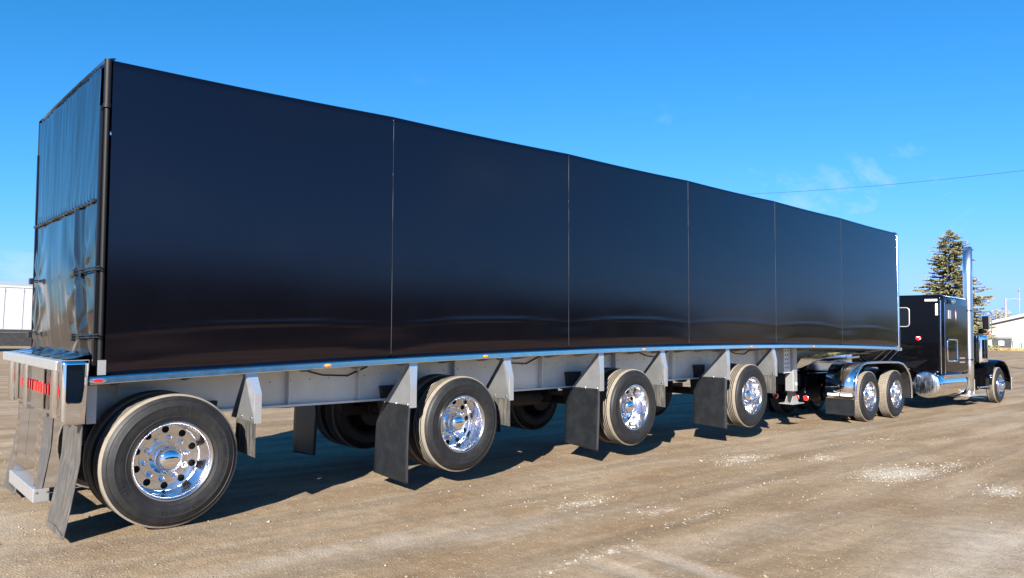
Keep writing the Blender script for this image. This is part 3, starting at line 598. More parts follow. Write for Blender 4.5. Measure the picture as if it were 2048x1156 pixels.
# front bulkhead
mb = MB(); mb.box((16.10, .0, zb(16.1)+.0), (16.13, WT, 3.74)); mb.build('front_bulkhead', 'alu', T)
mb = MB(); mb.tube([(16.125, .005, zb(16.1)-.0), (16.125, .005, 3.70), (16.14, .03, 3.76), (16.14, .08, 3.78)], .030, 12); mb.build('bulkhead_corner', 'polish', T, 50)
mb = MB(); mb.box((16.05, -.012, zb(16)-.03), (16.27, .05, zb(16)+.035)); mb.build('nose_bracket', 'aluwhite', T, bevel=.006)
# gooseneck underside and kingpin plate
mb = MB(); P = [(x, beam_bot(x)-.012) for x in (12.3, 12.6, 13.0, 13.5, 14.1, 14.8, 16.0)]
mb.prism([(x, .55, z) for x, z in P]+[(x, .55, z+.010) for x, z in P[::-1]], (0, 1.49, 0)); mb.build('kingpin_plate', 'polish', T)
for yy in (.55, 2.03):
    mb = MB(); mb.prism([(x, yy, z+.0105) for x, z in P]+[(16.0, yy, zb(16)-.1), (15, yy, zb(15)-.1), (14.1, yy, zb(14.1)-.1), (13.4, yy, zb(13.4)-.12), (12.6, yy, zb(12.6)-.22)], (0, .01, 0)); mb.build('gooseneck_side', 'mirror', T)
mb = MB(); mb.prism([(15.7, .62, 1.06), (16.25, .05, 1.175), (16.25, 2.5, 1.175), (15.7, 1.95, 1.06)], (0, 0, .015)); mb.build('nose_skin', 'aluwhite', T)
# landing legs
for yy in (.42, WT-.42-.17):
    mb = MB(); mb.box((12.010, yy, .42), (12.170, yy+.17, 1.26)); L = mb.build('landing_leg', 'aluwhite', T, bevel=.012)
    mb = MB(); mb.box((12.035, yy+.025, .24), (12.145, yy+.145, .42)); mb.build('inner_leg', 'chassis', L)
    mb = MB(); mb.box((11.880, yy-.06, .185), (12.310, yy+.23, .20)); mb.prism([(11.940, yy+.02, .20), (12.250, yy+.02, .20), (12.150, yy+.02, .33), (12.030, yy+.02, .33)], (0, .012, 0)); mb.prism([(11.940, yy+.14, .20), (12.250, yy+.14, .20), (12.150, yy+.14, .33), (12.030, yy+.14, .33)], (0, .012, 0)); mb.build('sand_shoe', 'alu_dull', L)
    mb = MB(); mb.box((11.740, yy+.05, .78), (12.005, yy+.16, 1.24)); mb.build('mounting_bracket', 'alu', L)
    for k in range(5):
        for j in range(2):
            mb = MB(); c = (11.800+.09*j, yy+.05, 1.20-.08*k); mb.cyl(c, (c[0], c[1]-.008, c[2]), .012, 8); mb.build('bolt', 'chassis', L, 40)
mb = MB(); mb.tube([(12.090, .58, .75), (12.090, 1.3, 1.0), (12.090, 2.01, .75)], .025, 8); mb.tube([(12.100, .42, .55), (12.7, .75, .95)], .03, 8); mb.tube([(12.100, 2.17, .55), (12.7, 1.85, .95)], .03, 8); mb.build('leg_brace', 'alu', T, 50)

# ------------------------------------------------------------------ semi truck (world frame, stands on the ground)
K = thing('semi_truck', 'black long-nose truck tractor with sleeper and tall chrome exhaust stack', 'truck', loc=(19.3, 1.295, 0))
mid = 1.295
def mirr(y): return 2*mid-y
for yy in (.86, 1.64):
    mb = MB(); mb.box((13.35, yy, .72), (25.0, yy+.09, 1.0)); mb.build('frame_rail', 'paint', K)
for x in (13.36, 15.45, 17.3, 18.6, 21.0): mb = MB(); mb.box((x, .95, .74), (x+.08, 1.64, .98)); mb.build('frame_crossmember', 'chassis', K)
mb = MB(); mb.prism([(13.30, .70, .44), (13.30, 1.89, .44), (13.30, 1.80, .60), (13.30, .79, .60)], (.03, 0, 0)); mb.box((13.31, .84, .60), (13.35, .9, .74)); mb.box((13.31, 1.69, .60), (13.35, 1.75, .74)); TB = mb.build('tail_light_bar', 'paint', K)
for yy in (.806, 1.01, 1.47, 1.78):
    mb = MB(); mb.lathe([(.062, 13.30), (.062, 13.285), (.054, 13.28)], 20, (0, yy, .50), axis='X'); lp = mb.build('tail_light', 'chrome', TB, 40)
    mb = MB(); mb.lathe([(.053, 13.283), (.05, 13.274), (.03, 13.268), (.001, 13.266)], 20, (0, yy, .50), axis='X'); mb.build('lens', 'redlit', lp, 50)
for x in (14.76, 16.20):
    mb = MB(); mb.cyl((x, .6, .53), (x, 2*mid-.6, .53), .11, 16); mb.lathe([(.02, 1.05), (.17, 1.12), (.2, 1.295), (.17, 1.47), (.02, 1.54)], 20, (x, 0, .53)); mb.build('drive_axle', 'chassis', K, 40)
    for s, yy in ((-1, .085), (1, mirr(.085))): wheel(K, x, yy, .53, s, 'drive', spin=.3*x, nuts=(s < 0))
for s, yy in ((-1, .0), (1, mirr(.0))): wheel(K, 23.85, yy, .515, s, 'steer', deep=False, dual=False, spin=.5, nuts=True)
mb = MB(); mb.cyl((23.85, .2, .50), (23.85, mirr(.2), .50), .06, 12); mb.build('front_axle', 'chassis', K, 40)
# tandem fender: one long polished arch with rear drop
FX = [(13.86, .50), (13.86, .78), (13.90, .96), (14.00, 1.10), (14.16, 1.195), (14.36, 1.235), (14.7, 1.245), (15.4, 1.245), (16.1, 1.235), (16.36, 1.20), (16.58, 1.11), (16.74, .98), (16.84, .80), (16.88, .58), (16.89, .42)]
for s in (1, -1):
    Y = (lambda y: y) if s > 0 else mirr
    mb = MB(); n = len(FX)
    vs = [(x, Y(.03), z) for x, z in FX]+[(x, Y(.66), z) for x, z in FX]; mb.add(vs, [(k, k+1, n+k+1, n+k) for k in range(n-1)]); fe = mb.build('wheel_fender', 'mirror', K, 40, solid=.004)
    mb = MB(); q_ = [(x+(.012 if x < 14.2 else -.012 if x > 16.3 else 0), z-(.012 if 14.1 < x < 16.5 else .002)) for x, z in FX]; mb.add([(x, Y(.045), z) for x, z in q_]+[(x, Y(.655), z) for x, z in q_], [(k, k+1, n+k+1, n+k) for k in range(n-1)]); mb.build('added_dark_sheet', 'chassis', fe, 40)  # second sheet: dark, added inside the fender to hide its bright inner reflection
    mb = MB(); mb.tube([(x+(-.008 if x < 14.2 else .008 if x > 16.3 else 0), Y(.028), z+(.008 if 14.1 < x < 16.4 else 0)) for x, z in FX], .026, 10); mb.build('fender_edge', 'polish', fe, 60)
    mb = MB(); a, b = sorted((Y(.05), Y(.65))); mb.box((13.845, a, .17), (13.857, b, .50)); mb.build('mudflap', 'flap', fe)
    for (ya, yb) in ((.10, .34), (.37, .61)):
        a, b = sorted((Y(ya), Y(yb))); mb = MB(); mb.box((13.838, a, .555), (13.852, b, .60)); mb.build('flap_weight', 'white', fe, bevel=.004)
    mb = MB(); mb.tube([(14.75, Y(.86), .95), (14.75, Y(.66), 1.2)], .02, 8); mb.tube([(16.05, Y(.86), .95), (16.05, Y(.66), 1.2)], .02, 8); mb.build('fender_arm', 'chassis', fe, 60)
# fifth wheel, deck plate, air lines
mb = MB(); mb.prism([(14.75, .95, 1.20), (14.75, 1.64, 1.20), (15.1, 1.85, 1.28), (15.9, 1.8, 1.32), (15.9, .79, 1.32), (15.1, .74, 1.28)], (0, 0, .05)); mb.box((15.1, .95, 1.0), (15.7, 1.64, 1.25)); mb.build('fifth_wheel', 'polish', K, bevel=.01)
mb = MB(); mb.box((16.95, .87, 1.002), (19.2, 1.73, 1.02)); mb.build('deck_plate', 'alu_dull', K)
for j, yy in enumerate((1.15, 1.3, 1.45)):
    mb = MB(); mb.tube([(19.36, yy, 1.55), (18.6, yy+.05, 1.18+.04*j), (17.6, yy-.05, 1.12), (16.9, yy, 1.3), (16.7, yy, 1.52)], .014, 8); mb.build('air_line', 'chassis', K, 60)
mb = MB()
for x, y, z in ((17.05, .55, .98), (17.3, .6, .95), (17.55, .55, 1.0)): mb.cyl((x, y-.12, z), (x, y+.12, z), .07, 14)
mb.build('valve_cluster', 'alu_dull', K, 40)
# sleeper
def rbox(name, a, b, m_, par, r=.1, seg=4, taper=None):
    mb_ = MB(); mb_.box(a, b); me_ = mb_.mesh(name, m_); o = link(name, me_, par); md = o.modifiers.new('bevel', 'BEVEL'); md.width = r; md.segments = seg; md.limit_method = 'ANGLE'
    if taper: taper(me_)
    me_.shade_smooth(); return o
def crown(me_):
    for v in me_.vertices:
        if v.co.z > 2.5 and v.co.x > 20.5: v.co.z += .02
SL = rbox('sleeper', (19.36, .12, .90), (21.34, mirr(.12), 2.955), 'paint', K, .11, 5, crown)
mb = MB(); mb.box((19.50, .117, 1.0), (21.25, .1195, 2.72)); mb.build('side_panel', 'side_reflection', SL)
mb = MB(); mb.box((19.40, .095, .80), (21.34, .14, .895)); mb.build('sill_trim', 'mirror', SL, bevel=.01)
mb = MB(); mb.box((19.352, .92, 2.12), (19.3595, mirr(.92), 2.62)); win = mb.build('rear_window', 'glass', SL, bevel=.03)
def frame_tube(y0, y1, z0, z1, x, r=.012, c=.06, plane='X'):
    P = []
    for (cy, cz, a0) in ((y1-c, z1-c, 0), (y0+c, z1-c, 90), (y0+c, z0+c, 180), (y1-c, z0+c, 270)):
        for k in range(5): a = R(a0+k*22.5); P.append((cy+c*math.cos(a), cz+c*math.sin(a)))
    P.append(P[0]); return MB().tube([(x, p, q_) if plane == 'X' else (p, x, q_) for p, q_ in P], r, 8)
frame_tube(.92, mirr(.92), 2.12, 2.62, 19.352, .014, .08).build('frame', 'alu_dull', win, 60)
mb = MB(); mb.box((19.352, .245, 2.785), (19.3595, .54, 2.835)); mb.build('reflective_strip', 'white', SL)
mb = MB(); mb.box((19.352, .235, 2.42), (19.3595, .29, 2.72)); mb.build('reflective_strip', 'white', SL)
mb = MB(); P = [(.765, 1.86), (.645, 1.868), (.635, 1.805), (.70, 1.75), (.772, 1.80)]; mb.prism([(19.351, y, z) for y, z in P], (.008, 0, 0)); em = mb.build('rear_emblem', 'red', SL)
mb = MB(); mb.prism([(19.349, .765, 1.855), (19.349, .66, 1.865), (19.349, .70, 1.83)], (.0015, 0, 0)); mb.prism([(19.349, .68, 1.79), (19.349, .645, 1.84), (19.349, .655, 1.79)], (.0015, 0, 0)); mb.build('emblem_white_marks', 'white', em)  # white marks on the red badge
mb = MB(); mb.tube([(19.345, .165, .92), (19.345, .165, 2.80)], .012, 8); mb.build('corner_trim', 'chrome', SL, 60)
mb = MB(); mb.tube([(19.47, .112, .92), (19.47, .112, 2.75)], .008, 8); mb.build('side_trim', 'chrome', SL, 60)
frame_tube(19.66, 20.42, 1.24, 1.80, .113, .020, .07, 'Y').build('bunk_door_frame', 'chrome', SL, 60)
mb = MB(); mb.box((19.68, .1155, 1.26), (20.40, .1168, 1.78)); mb.build('bunk_door', 'paint', SL)
mb = MB(); mb.box((19.74, .100, 2.34), (19.93, .1165, 2.56)); mb.build('vent_louvre', 'alu_dull', SL, bevel=.004)
mb = MB(); c = (20.32, .114, 2.45)
P = [(c[0]+.06*math.cos(a)*(1-.25*abs(math.sin(a))), c[1], c[2]+.17*math.sin(a)) for a in np.linspace(0, 2*math.pi, 24, endpoint=False)]; mb.prism(P, (0, -.006, 0)); em = mb.build('side_emblem', 'darkred', SL)
mb = MB(); P = [(c[0]+.03*math.cos(a), c[1]-.0065, c[2]+.10*math.sin(a)) for a in np.linspace(0, 2*math.pi, 16, endpoint=False)]; mb.prism(P, (0, -.003, 0)); mb.build('emblem_centre', 'alu', em)
mb = MB()
for k in range(5): mb.box((20.62+k*.09, .114, 1.30), (20.68+k*.09, .1165, 1.335)); mb.box((20.62+k*.09, .114, 1.19), (20.68+k*.09, .1165, 1.225))
mb.build('side_lettering', 'alu_dull', SL)
mb = MB(); mb.lathe([(.001, -.07), (.055, -.06), (.075, -.02), (.07, .03), (.04, .06), (.001, .065)], 20, (19.82, .04, 2.79), axis='X'); mb.cyl((19.82, .06, 2.79), (19.82, .13, 2.80), .02, 10); mb.build('work_lamp', 'chrome', SL, 50)
# cab, hood
CB = rbox('cab', (21.42, .40, 1.0), (22.85, mirr(.40), 2.62), 'paint', K, .10, 4)
mb = MB(); mb.box((21.95, .394, 1.75), (22.6, .3985, 2.35)); mb.build('door_window', 'glass', CB)
mb = MB(); mb.box((22.851, .5, 1.8), (22.858, mirr(.5), 2.4)); mb.build('windscreen', 'glass', CB)
mb = MB(); P = [(22.85, .52, 1.0), (25.2, .76, 1.0), (25.2, .76, 1.70), (22.85, .52, 1.85)]; Q = [(22.85, mirr(.52), 1.0), (25.2, mirr(.76), 1.0), (25.2, mirr(.76), 1.70), (22.85, mirr(.52), 1.85)]
mb.add(P+Q, [(0, 1, 2, 3), (7, 6, 5, 4), (3, 2, 6, 7), (1, 5, 6, 2), (0, 4, 5, 1), (0, 3, 7, 4)]); mb.build('hood', 'paint', K, bevel=.08)
mb = MB(); mb.box((25.2, .78, .75), (25.28, mirr(.78), 1.72)); mb.build('grille', 'chrome', K, bevel=.03)
mb = MB(); mb.box((25.45, .1, .30), (25.58, mirr(.1), .72)); mb.build('front_bumper', 'chrome', K, bevel=.03)
# front fenders
for s in (1, -1):
    Y = (lambda y: y) if s > 0 else mirr
    arc = [(22.95, .55), (23.02, .80), (23.16, 1.02), (23.38, 1.17), (23.66, 1.245), (23.95, 1.255), (24.25, 1.225), (24.52, 1.12), (24.74, .95), (24.88, .74), (24.93, .60)]
    mb = MB(); secs = [(.02, -.055), (.0, -.02), (.02, 0), (.10, .012), (.35, .012), (.62, 0), (.66, -.03)]; n = len(secs); vs = []
    for x, z in arc:
        d = Vector((x-23.9, 0, z-.55)).normalized()
        for y, k in secs: vs.append((x+d.x*k, Y(y), z+d.z*k))
    mb.add(vs, [(i*n+j, i*n+j+1, (i+1)*n+j+1, (i+1)*n+j) for i in range(len(arc)-1) for j in range(n-1)]); ff = mb.build('front_fender', 'paint', K, 60, solid=.006)
    a, b = sorted((Y(.05), Y(.60))); mb = MB(); mb.box((22.90, a, .42), (22.915, b, .80)); mb.build('splash_panel', 'paint', ff)
    mb = MB(); a, b = sorted((Y(.02), Y(.45))); mb.box((24.95, a, .34), (24.962, b, .72)); mb.build('mudflap', 'flap', ff)
    mb = MB(); mb.lathe([(.001, -.05), (.03, -.04), (.035, .02), (.001, .03)], 14, (22.98, Y(.03), .82), axis='X'); mb.build('turn_light', 'chrome', ff, 50)
# fuel tank
for s in (1, -1):
    Yc = .43 if s > 0 else mirr(.43)
    mb = MB(); mb.lathe([(.30, 19.02), (.322, 19.03), (.336, 19.06), (.338, 19.4), (.338, 21.0), (.336, 21.12), (.30, 21.15), (.001, 21.16)], 56, (0, Yc, .64), axis='X'); tk = mb.build('fuel_tank', 'tank', K, 40)
    mb = MB(); mb.lathe([(.001, 18.985), (.15, 18.995), (.25, 19.008), (.299, 19.024)], 48, (0, Yc, .64), axis='X'); mb.build('tank_end', 'tankend', tk, 50)
    for x in (19.45, 20.75):
        mb = MB(); mb.lathe([(.339, x), (.344, x+.002), (.344, x+.058), (.339, x+.06)], 48, (0, Yc, .64), axis='X'); mb.build('tank_strap', 'mirror', tk, 40)
    mb = MB(); mb.cyl((20.55, Yc-.05*s, .95), (20.55, Yc-.10*s, 1.03), .06, 20); mb.cyl((20.55, Yc-.10*s, 1.03), (20.55, Yc-.12*s, 1.06), .075, 20); mb.build('filler_cap', 'chrome', tk, 40)
mb = MB(); mb.box((21.22, .30, .38), (22.85, .80, .95)); mb.build('battery_box', 'paint', K, bevel=.02)
mb = MB(); mb.box((21.25, .06, .27), (22.55, .34, .31)); st = mb.build('cab_step', 'aluwhite', K, bevel=.006)
mb = MB(); mb.box((21.9, .27, .31), (22.4, .30, .70)); mb.build('step_plate', 'alu', st)
mb = MB(); mb.box((22.1, .05, .48), (22.95, .12, .52)); mb.build('step_trim', 'chrome', st, bevel=.01)
# exhaust stack
sx, sy = 21.62, .185
mb = MB(); n = 40; r = .115; hs = [(.42, 0), (1.2, 0), (2.4, 0), (3.6, 0), (4.36, 1)]; vs = []
for z, top in hs: vs += [(sx+r*math.cos(2*math.pi*i/n), sy+r*math.sin(2*math.pi*i/n), z+(top*.55*r*math.cos(2*math.pi*i/n))) for i in range(n)]
mb.add(vs, [(j*n+i, j*n+(i+1) % n, (j+1)*n+(i+1) % n, (j+1)*n+i) for j in range(len(hs)-1) for i in range(n)])
ES = mb.build('exhaust_stack', 'stack', K, 50, solid=.004)
mb = MB(); mb.tube([(sx, sy, .48), (sx+.01, sy+.03, .36), (sx+.04, sy+.12, .27), (sx+.06, sy+.3, .235), (sx+.06, sy+.6, .235)], r*.97, 24); mb.build('exhaust_elbow', 'chrome', ES, 60)
for z in (1.25, 2.60): mb = MB(); mb.cyl((sx, sy, z), (sx, sy, z+.04), r+.008, 32); mb.tube([(sx-.05, sy+.1, z+.02), (sx-.1, sy+.35, z+.02)], .02, 8); mb.build('stack_clamp', 'chrome', ES, 40)
mb = MB(); mb.cyl((sx, sy, 4.25), (sx, sy, 4.26), r-.006, 32); mb.build('stack_bore', 'dark', ES)
# air cleaner
for s in (1, -1):
    Yc = .30 if s > 0 else mirr(.30)
    mb = MB(); mb.lathe([(.001, 1.955), (.17, 1.95), (.20, 1.93), (.212, 1.89), (.214, 1.84), (.206, 1.835), (.206, 1.50), (.211, 1.495), (.211, 1.455), (.206, 1.45), (.206, 1.34), (.211, 1.335), (.211, 1.30), (.206, 1.295), (.204, 1.20), (.17, 1.165), (.001, 1.16)], 44, (23.0, Yc, 0), axis='Z'); ac = mb.build('air_cleaner', 'chrome', K, 30)
    mb = MB(); mb.tube([(23.0, Yc+.1*s, 1.2), (23.0, Yc+.2*s, 1.15), (23.0, Yc+.4*s, 1.15)], .06, 14); mb.build('intake_pipe', 'chrome', ac, 60)
# mirrors
for s in (1, -1):
    Y = (lambda y: y) if s > 0 else mirr
    mb = MB(); yo, yi = -.16, .40
    mb.tube([(22.5, Y(yi), 2.60), (22.45, Y(yo+.05), 2.62), (22.45, Y(yo), 2.57), (22.45, Y(yo), 2.02), (22.45, Y(yo+.05), 1.97), (22.5, Y(yi), 1.98)], .014, 10); mb.tube([(22.45, Y(.10), 2.61), (22.45, Y(.10), 1.98)], .010, 8); mr = mb.build('mirror_bracket', 'chrome', K, 60)
    mb = MB(); P = [(22.40, Y(-.12), 2.12), (22.40, Y(.06), 2.12), (22.36, Y(.06), 2.50), (22.36, Y(-.12), 2.50)]; mb.prism(P, (.07, 0, .01)); mb.build('mirror_head', 'chrome', mr, bevel=.015)
    mb = MB(); P = [(22.396, Y(-.105), 2.135), (22.396, Y(.045), 2.135), (22.358, Y(.045), 2.485), (22.358, Y(-.105), 2.485)]; mb.prism(P, (-.002, 0, 0)); mb.build('mirror_glass', 'glass', mr)
    mb = MB(); mb.lathe([(.001, 22.38), (.07, 22.385), (.08, 22.40), (.05, 22.44), (.001, 22.45)], 20, (0, Y(.09), 2.07), axis='X'); mb.build('spot_mirror', 'paint', mr, 50)
    mb = MB(); mb.lathe([(.001, 22.40), (.03, 22.405), (.035, 22.43), (.001, 22.44)], 14, (0, Y(-.08), 2.02), axis='X'); mb.build('marker_light', 'redlit', mr, 50)

# ------------------------------------------------------------------ background
bg_m = {}
bg_m['bark'] = mat('bark', (.10, .075, .055), .9, var=.3)
bg_m['needle'] = mat('spruce_needles', (.21, .205, .09), .75, var=.35, vscale=1.2)
bg_m['needle2'] = mat('dry_needles', (.27, .23, .135), .8, var=.3, vscale=1.5)
bg_m['wall'] = mat('cream_metal_siding', (.40, .38, .31), .5, var=.05)
bg_m['roof'] = mat('pale_metal_roof', (.42, .42, .42), .4, var=.06)
bg_m['eave'] = mat('grey_trim', (.28, .28, .28), .6)
bg_m['dump'] = mat('dark_green_steel', (.022, .030, .032), .5, var=.3, dust=.2)
bg_m['wtrail'] = mat('white_trailer_skin', (.36, .375, .40), .35, var=.05)
bg_m['wood'] = mat('weathered_pole', (.27, .23, .19), .9, var=.25)
bg_m['grass'] = mat('dry_grass', (.34, .24, .11), .9, var=.3)
bg_m['shed'] = mat('dark_shed_cladding', (.022, .022, .023), .7, var=.15)
bg_m['door'] = mat('grey_shed_door', (.04, .04, .04), .6, var=.1)
def gz(x, y): return float(groundz(np.array(float(x)), np.array(float(y))))
def spruce(x, y, h, rad, label, seed=1, dens=1., grp=None):
    rr = random.Random(seed); z0 = gz(x, y); t = thing('spruce_tree', label, 'tree', (x, y, z0), group=grp)
    mb = MB(); mb.tube([(x+.06*math.sin(k), y+.05*math.cos(k*1.3), z0-.1+(h+.05)*k/8) for k in range(9)], [.24*(1-k/8.3)*h/13 for k in range(9)], 10)
    nw = int(70*dens); leaf = MB(); dry = MB()
    for w in range(nw):
        f = (w+.5)/nw; zz0 = z0+h*(.06+.93*f); prof = rad*((1-f)**.60*(.92+.16*math.sin(f*17)))*(.74 if f < .12 else .86 if f < .25 else .92 if f < .93 else .8)+.12
        for b in range(rr.randint(7, 10)):
            a = rr.uniform(0, 6.283); zz = zz0+rr.uniform(-.3, .3)*(1-f); L = prof*rr.uniform(.5, 1.12); droop = rr.uniform(-.22, -.02)-.16*(1-f); up = rr.uniform(.0, .16)
            P = [(x+math.cos(a)*L*s, y+math.sin(a)*L*s, zz+L*(droop*s+ (up+.12)*s*s)) for s in (0, .35, .7, 1)]
            mb.tube(P, [.03*(1-.25*i)*(.5+L/rad*.5) for i in range(4)], 4)
            nk = max(10, int(L*34*dens))
            for k in range(nk):
                s = rr.uniform(.22, 1.02); c = Vector((x+math.cos(a)*L*s, y+math.sin(a)*L*s, zz+L*(droop*s+(up+.12)*s*s)))
                tgt = dry if rr.random() < .30 else leaf
                for q_ in range(2):
                    da = a+rr.choice((-1, 1))*rr.uniform(.3, 1.1); l = rr.uniform(.12, .34)*(.6+.4*(1-f)); wd = l*rr.uniform(.20, .38)
                    d = Vector((math.cos(da), math.sin(da), rr.uniform(-.55, .25))).normalized(); n_ = d.cross(Vector((rr.uniform(-1, 1), rr.uniform(-1, 1), rr.uniform(-.2, 1)))).normalized()
                    tgt.add([c-n_*wd*.5, c+d*l*.5+n_*wd*.8, c+d*l, c+d*l*.45-n_*wd], [(0, 1, 2, 3)])
    mb.build('trunk', bg_m['bark'], t, 60); leaf.build('crown', bg_m['needle'], t); dry.build('dry_twigs', bg_m['needle2'], t)
spruce(84.5, 19.7, 13.1, 4.9, 'tall spruce with thin ragged crown behind the truck sleeper', 3, 1.25)
def round_tree(x, y, h, rad, label, seed):
    rr = random.Random(seed); z0 = gz(x, y); t = thing('yard_tree', label, 'tree', (x, y, z0), group='trees beyond the cream building')
    mb = MB(); mb.tube([(x, y, z0-.1), (x+.1, y, z0+h*.3), (x, y+.1, z0+h*.7)], [.22, .16, .06], 8)
    for k in range(14):
        a = rr.uniform(0, 6.28); zz = z0+h*rr.uniform(.3, .7); mb.tube([(x, y, zz), (x+math.cos(a)*rad*.8, y+math.sin(a)*rad*.8, zz+h*.2)], [.06, .02], 5)
    leaf = MB()
    for k in range(1500):
        u = Vector((rr.gauss(0, 1), rr.gauss(0, 1), rr.gauss(0, 1))).normalized()*rr.random()**.4; c = Vector((x+u.x*rad*(1+.2*math.sin(u.z*7)), y+u.y*rad, z0+h*.62+u.z*h*.38))
        d = Vector((rr.gauss(0, 1), rr.gauss(0, 1), rr.gauss(0, .6))).normalized(); n_ = d.orthogonal().normalized(); l = rr.uniform(.2, .5)
        leaf.add([c-n_*l*.3, c+d*l, c+n_*l*.3], [(0, 1, 2)])
    mb.build('trunk', bg_m['bark'], t, 60); leaf.build('crown', bg_m['needle2'], t)
round_tree(140, 29.3, 6.6, 2.6, 'low brown-green tree over the roof beside the wooden utility pole', 5)
round_tree(138, 32.5, 5.0, 3.2, 'low wide tree just right of the truck mirror behind the roof', 6)
# cream building on the right: gable faces the yard
b0 = Vector((114.5, 24.2)); b1 = Vector((118.0, 6.5)); e = (b1-b0).normalized(); nrm = Vector((-e.y, e.x));
if nrm.x < 0: nrm = -nrm
zg = gz(115, 20)-.15; Bd = thing('metal_building', 'cream metal building with a low pale gable roof at the right edge', 'building', (b0.x, b0.y, zg))
def bp3(s, d, z): q_ = b0+e*s+nrm*d; return (q_.x, q_.y, zg+z)
Lb = (b1-b0).length; he = 3.75; hr = 6.2; mb = MB()
mb.add([bp3(0, 0, 0), bp3(Lb, 0, 0), bp3(Lb, 0, he), bp3(Lb/2, 0, hr), bp3(0, 0, he), bp3(0, 22, 0), bp3(Lb, 22, 0), bp3(Lb, 22, he), bp3(Lb/2, 22, hr), bp3(0, 22, he)], [(0, 1, 2, 3, 4), (9, 8, 7, 6, 5), (0, 4, 9, 5), (1, 6, 7, 2)]); mb.build('wall', bg_m['wall'], Bd)
for s0, s1 in ((-.7, Lb/2), (Lb+.7, Lb/2)):
    z0_ = he-(hr-he)*(.7/(Lb/2)); mb = MB(); mb.add([bp3(s0, -.6, z0_), bp3(s1, -.6, hr), bp3(s1, 22.5, hr), bp3(s0, 22.5, z0_), bp3(s0, -.6, z0_+.16), bp3(s1, -.6, hr+.16), bp3(s1, 22.5, hr+.16), bp3(s0, 22.5, z0_+.16)], [(0, 1, 2, 3), (7, 6, 5, 4), (0, 4, 5, 1), (3, 2, 6, 7), (0, 3, 7, 4), (1, 5, 6, 2)]); rf = mb.build('roof', bg_m['roof'], Bd)
    mb = MB(); mb.add([bp3(s0, -.60, z0_-.22), bp3(s1, -.60, hr-.22), bp3(s1, -.02, hr-.22), bp3(s0, -.02, z0_-.22), bp3(s0, -.60, z0_-.004), bp3(s1, -.60, hr-.004), bp3(s1, -.02, hr-.004), bp3(s0, -.02, z0_-.004)], [(0, 1, 2, 3), (7, 6, 5, 4), (0, 4, 5, 1), (3, 2, 6, 7), (0, 3, 7, 4), (1, 5, 6, 2)]); mb.build('soffit', bg_m['eave'], rf)
for k in range(1, 7):
    s_ = k*2.55; mb = MB(); top = he+(hr-he)*(1-abs(s_-Lb/2)/(Lb/2)); mb.add([bp3(s_, -.03, .1), bp3(s_+.12, -.03, .1), bp3(s_+.12, -.03, top-.35), bp3(s_, -.03, top-.35)], [(0, 1, 2, 3)]); mb.build('panel_joint', bg_m['eave'], Bd, solid=.02)
mb = MB(); mb.add([bp3(5.2, -.035, 0), bp3(8.4, -.035, 0), bp3(8.4, -.035, 3.2), bp3(5.2, -.035, 3.2)], [(0, 1, 2, 3)]); mb.build('door', bg_m['roof'], Bd, solid=.02)
# refuse containers in front of it
def container(c, dirv, w, h, label):
    dv = Vector(dirv).normalized(); n2 = Vector((-dv.y, dv.x)); z0 = gz(*c)
    D = thing('refuse_container', label, 'dumpster', (c[0], c[1], z0), group='containers by the cream building')
    P = lambda s, d, z: (c[0]+dv.x*s+n2.x*d, c[1]+dv.y*s+n2.y*d, z0+z)
    mb = MB(); a = [P(-w/2+.12, -.7, .12), P(w/2-.12, -.7, .12), P(w/2-.12, .7, .12), P(-w/2+.12, .7, .12), P(-w/2, -.8, h), P(w/2, -.8, h), P(w/2, .8, h), P(-w/2, .8, h)]
    mb.add(a, [(0, 3, 2, 1), (4, 5, 6, 7), (0, 1, 5, 4), (1, 2, 6, 5), (2, 3, 7, 6), (3, 0, 4, 7)]); mb.build('bin', bg_m['dump'], D)
    mb = MB(); a = [P(-w/2-.05, -.85, h+.003), P(w/2+.05, -.85, h+.003), P(w/2+.05, .85, h+.2), P(-w/2-.05, .85, h+.2)]; mb.add(a+[(x, y, z+.05) for x, y, z in a], [(0, 3, 2, 1), (4, 5, 6, 7), (0, 1, 5, 4), (1, 2, 6, 5), (2, 3, 7, 6), (3, 0, 4, 7)]); mb.build('lid', bg_m['eave'], D)
    fy = .83 if n2.x < 0 else -.83
    mb = MB(); mb.add([P(-.32, fy, h*.40), P(.25, fy, h*.40), P(.25, fy, h*.78), P(-.32, fy, h*.78)], [(0, 1, 2, 3)]); mb.build('sticker', 'white', D, solid=.01)
    for s in (-w/2+.2, w/2-.2): mb = MB(); p = P(s, 0, 0); mb.box((p[0]-.2, p[1]-.1, p[2]-.05), (p[0]+.2, p[1]+.1, p[2]+.13)); mb.build('skid', bg_m['eave'], D)
container((109.9, 21.55), (.27, -1), 2.2, 1.5, 'dark dumpster with white sticker in front of the cream building')
container((109.2, 23.5), (.27, -1), 1.2, 1.3, 'small container half hidden behind the truck air cleaner')
for k, (x, y, h) in enumerate(((110.4, 19.9, 1.25), (111.0, 19.1, 1.0), (110.6, 18.0, 1.3))):
    z0 = gz(x, y); J = thing('scrap_rack', ['pale wire rack standing right of the dark dumpster', 'short pale rack between two taller racks near the dumpster', 'pale rack farthest right along the cream wall'][k], 'rack', (x, y, z0), group='racks along the cream wall')
    for dx in (0, .7):
        for dy in (0, .7): mb = MB(); mb.cyl((x+dx, y+dy, z0), (x+dx, y+dy, z0+h), .05, 6); mb.build('upright', bg_m['roof'], J)
    for zz in (.3, .65, .95): mb = MB(); mb.box((x-.05, y-.05, z0+h*zz-.03), (x+.75, y+.75, z0+h*zz)); mb.build('shelf', bg_m['wall'], J)
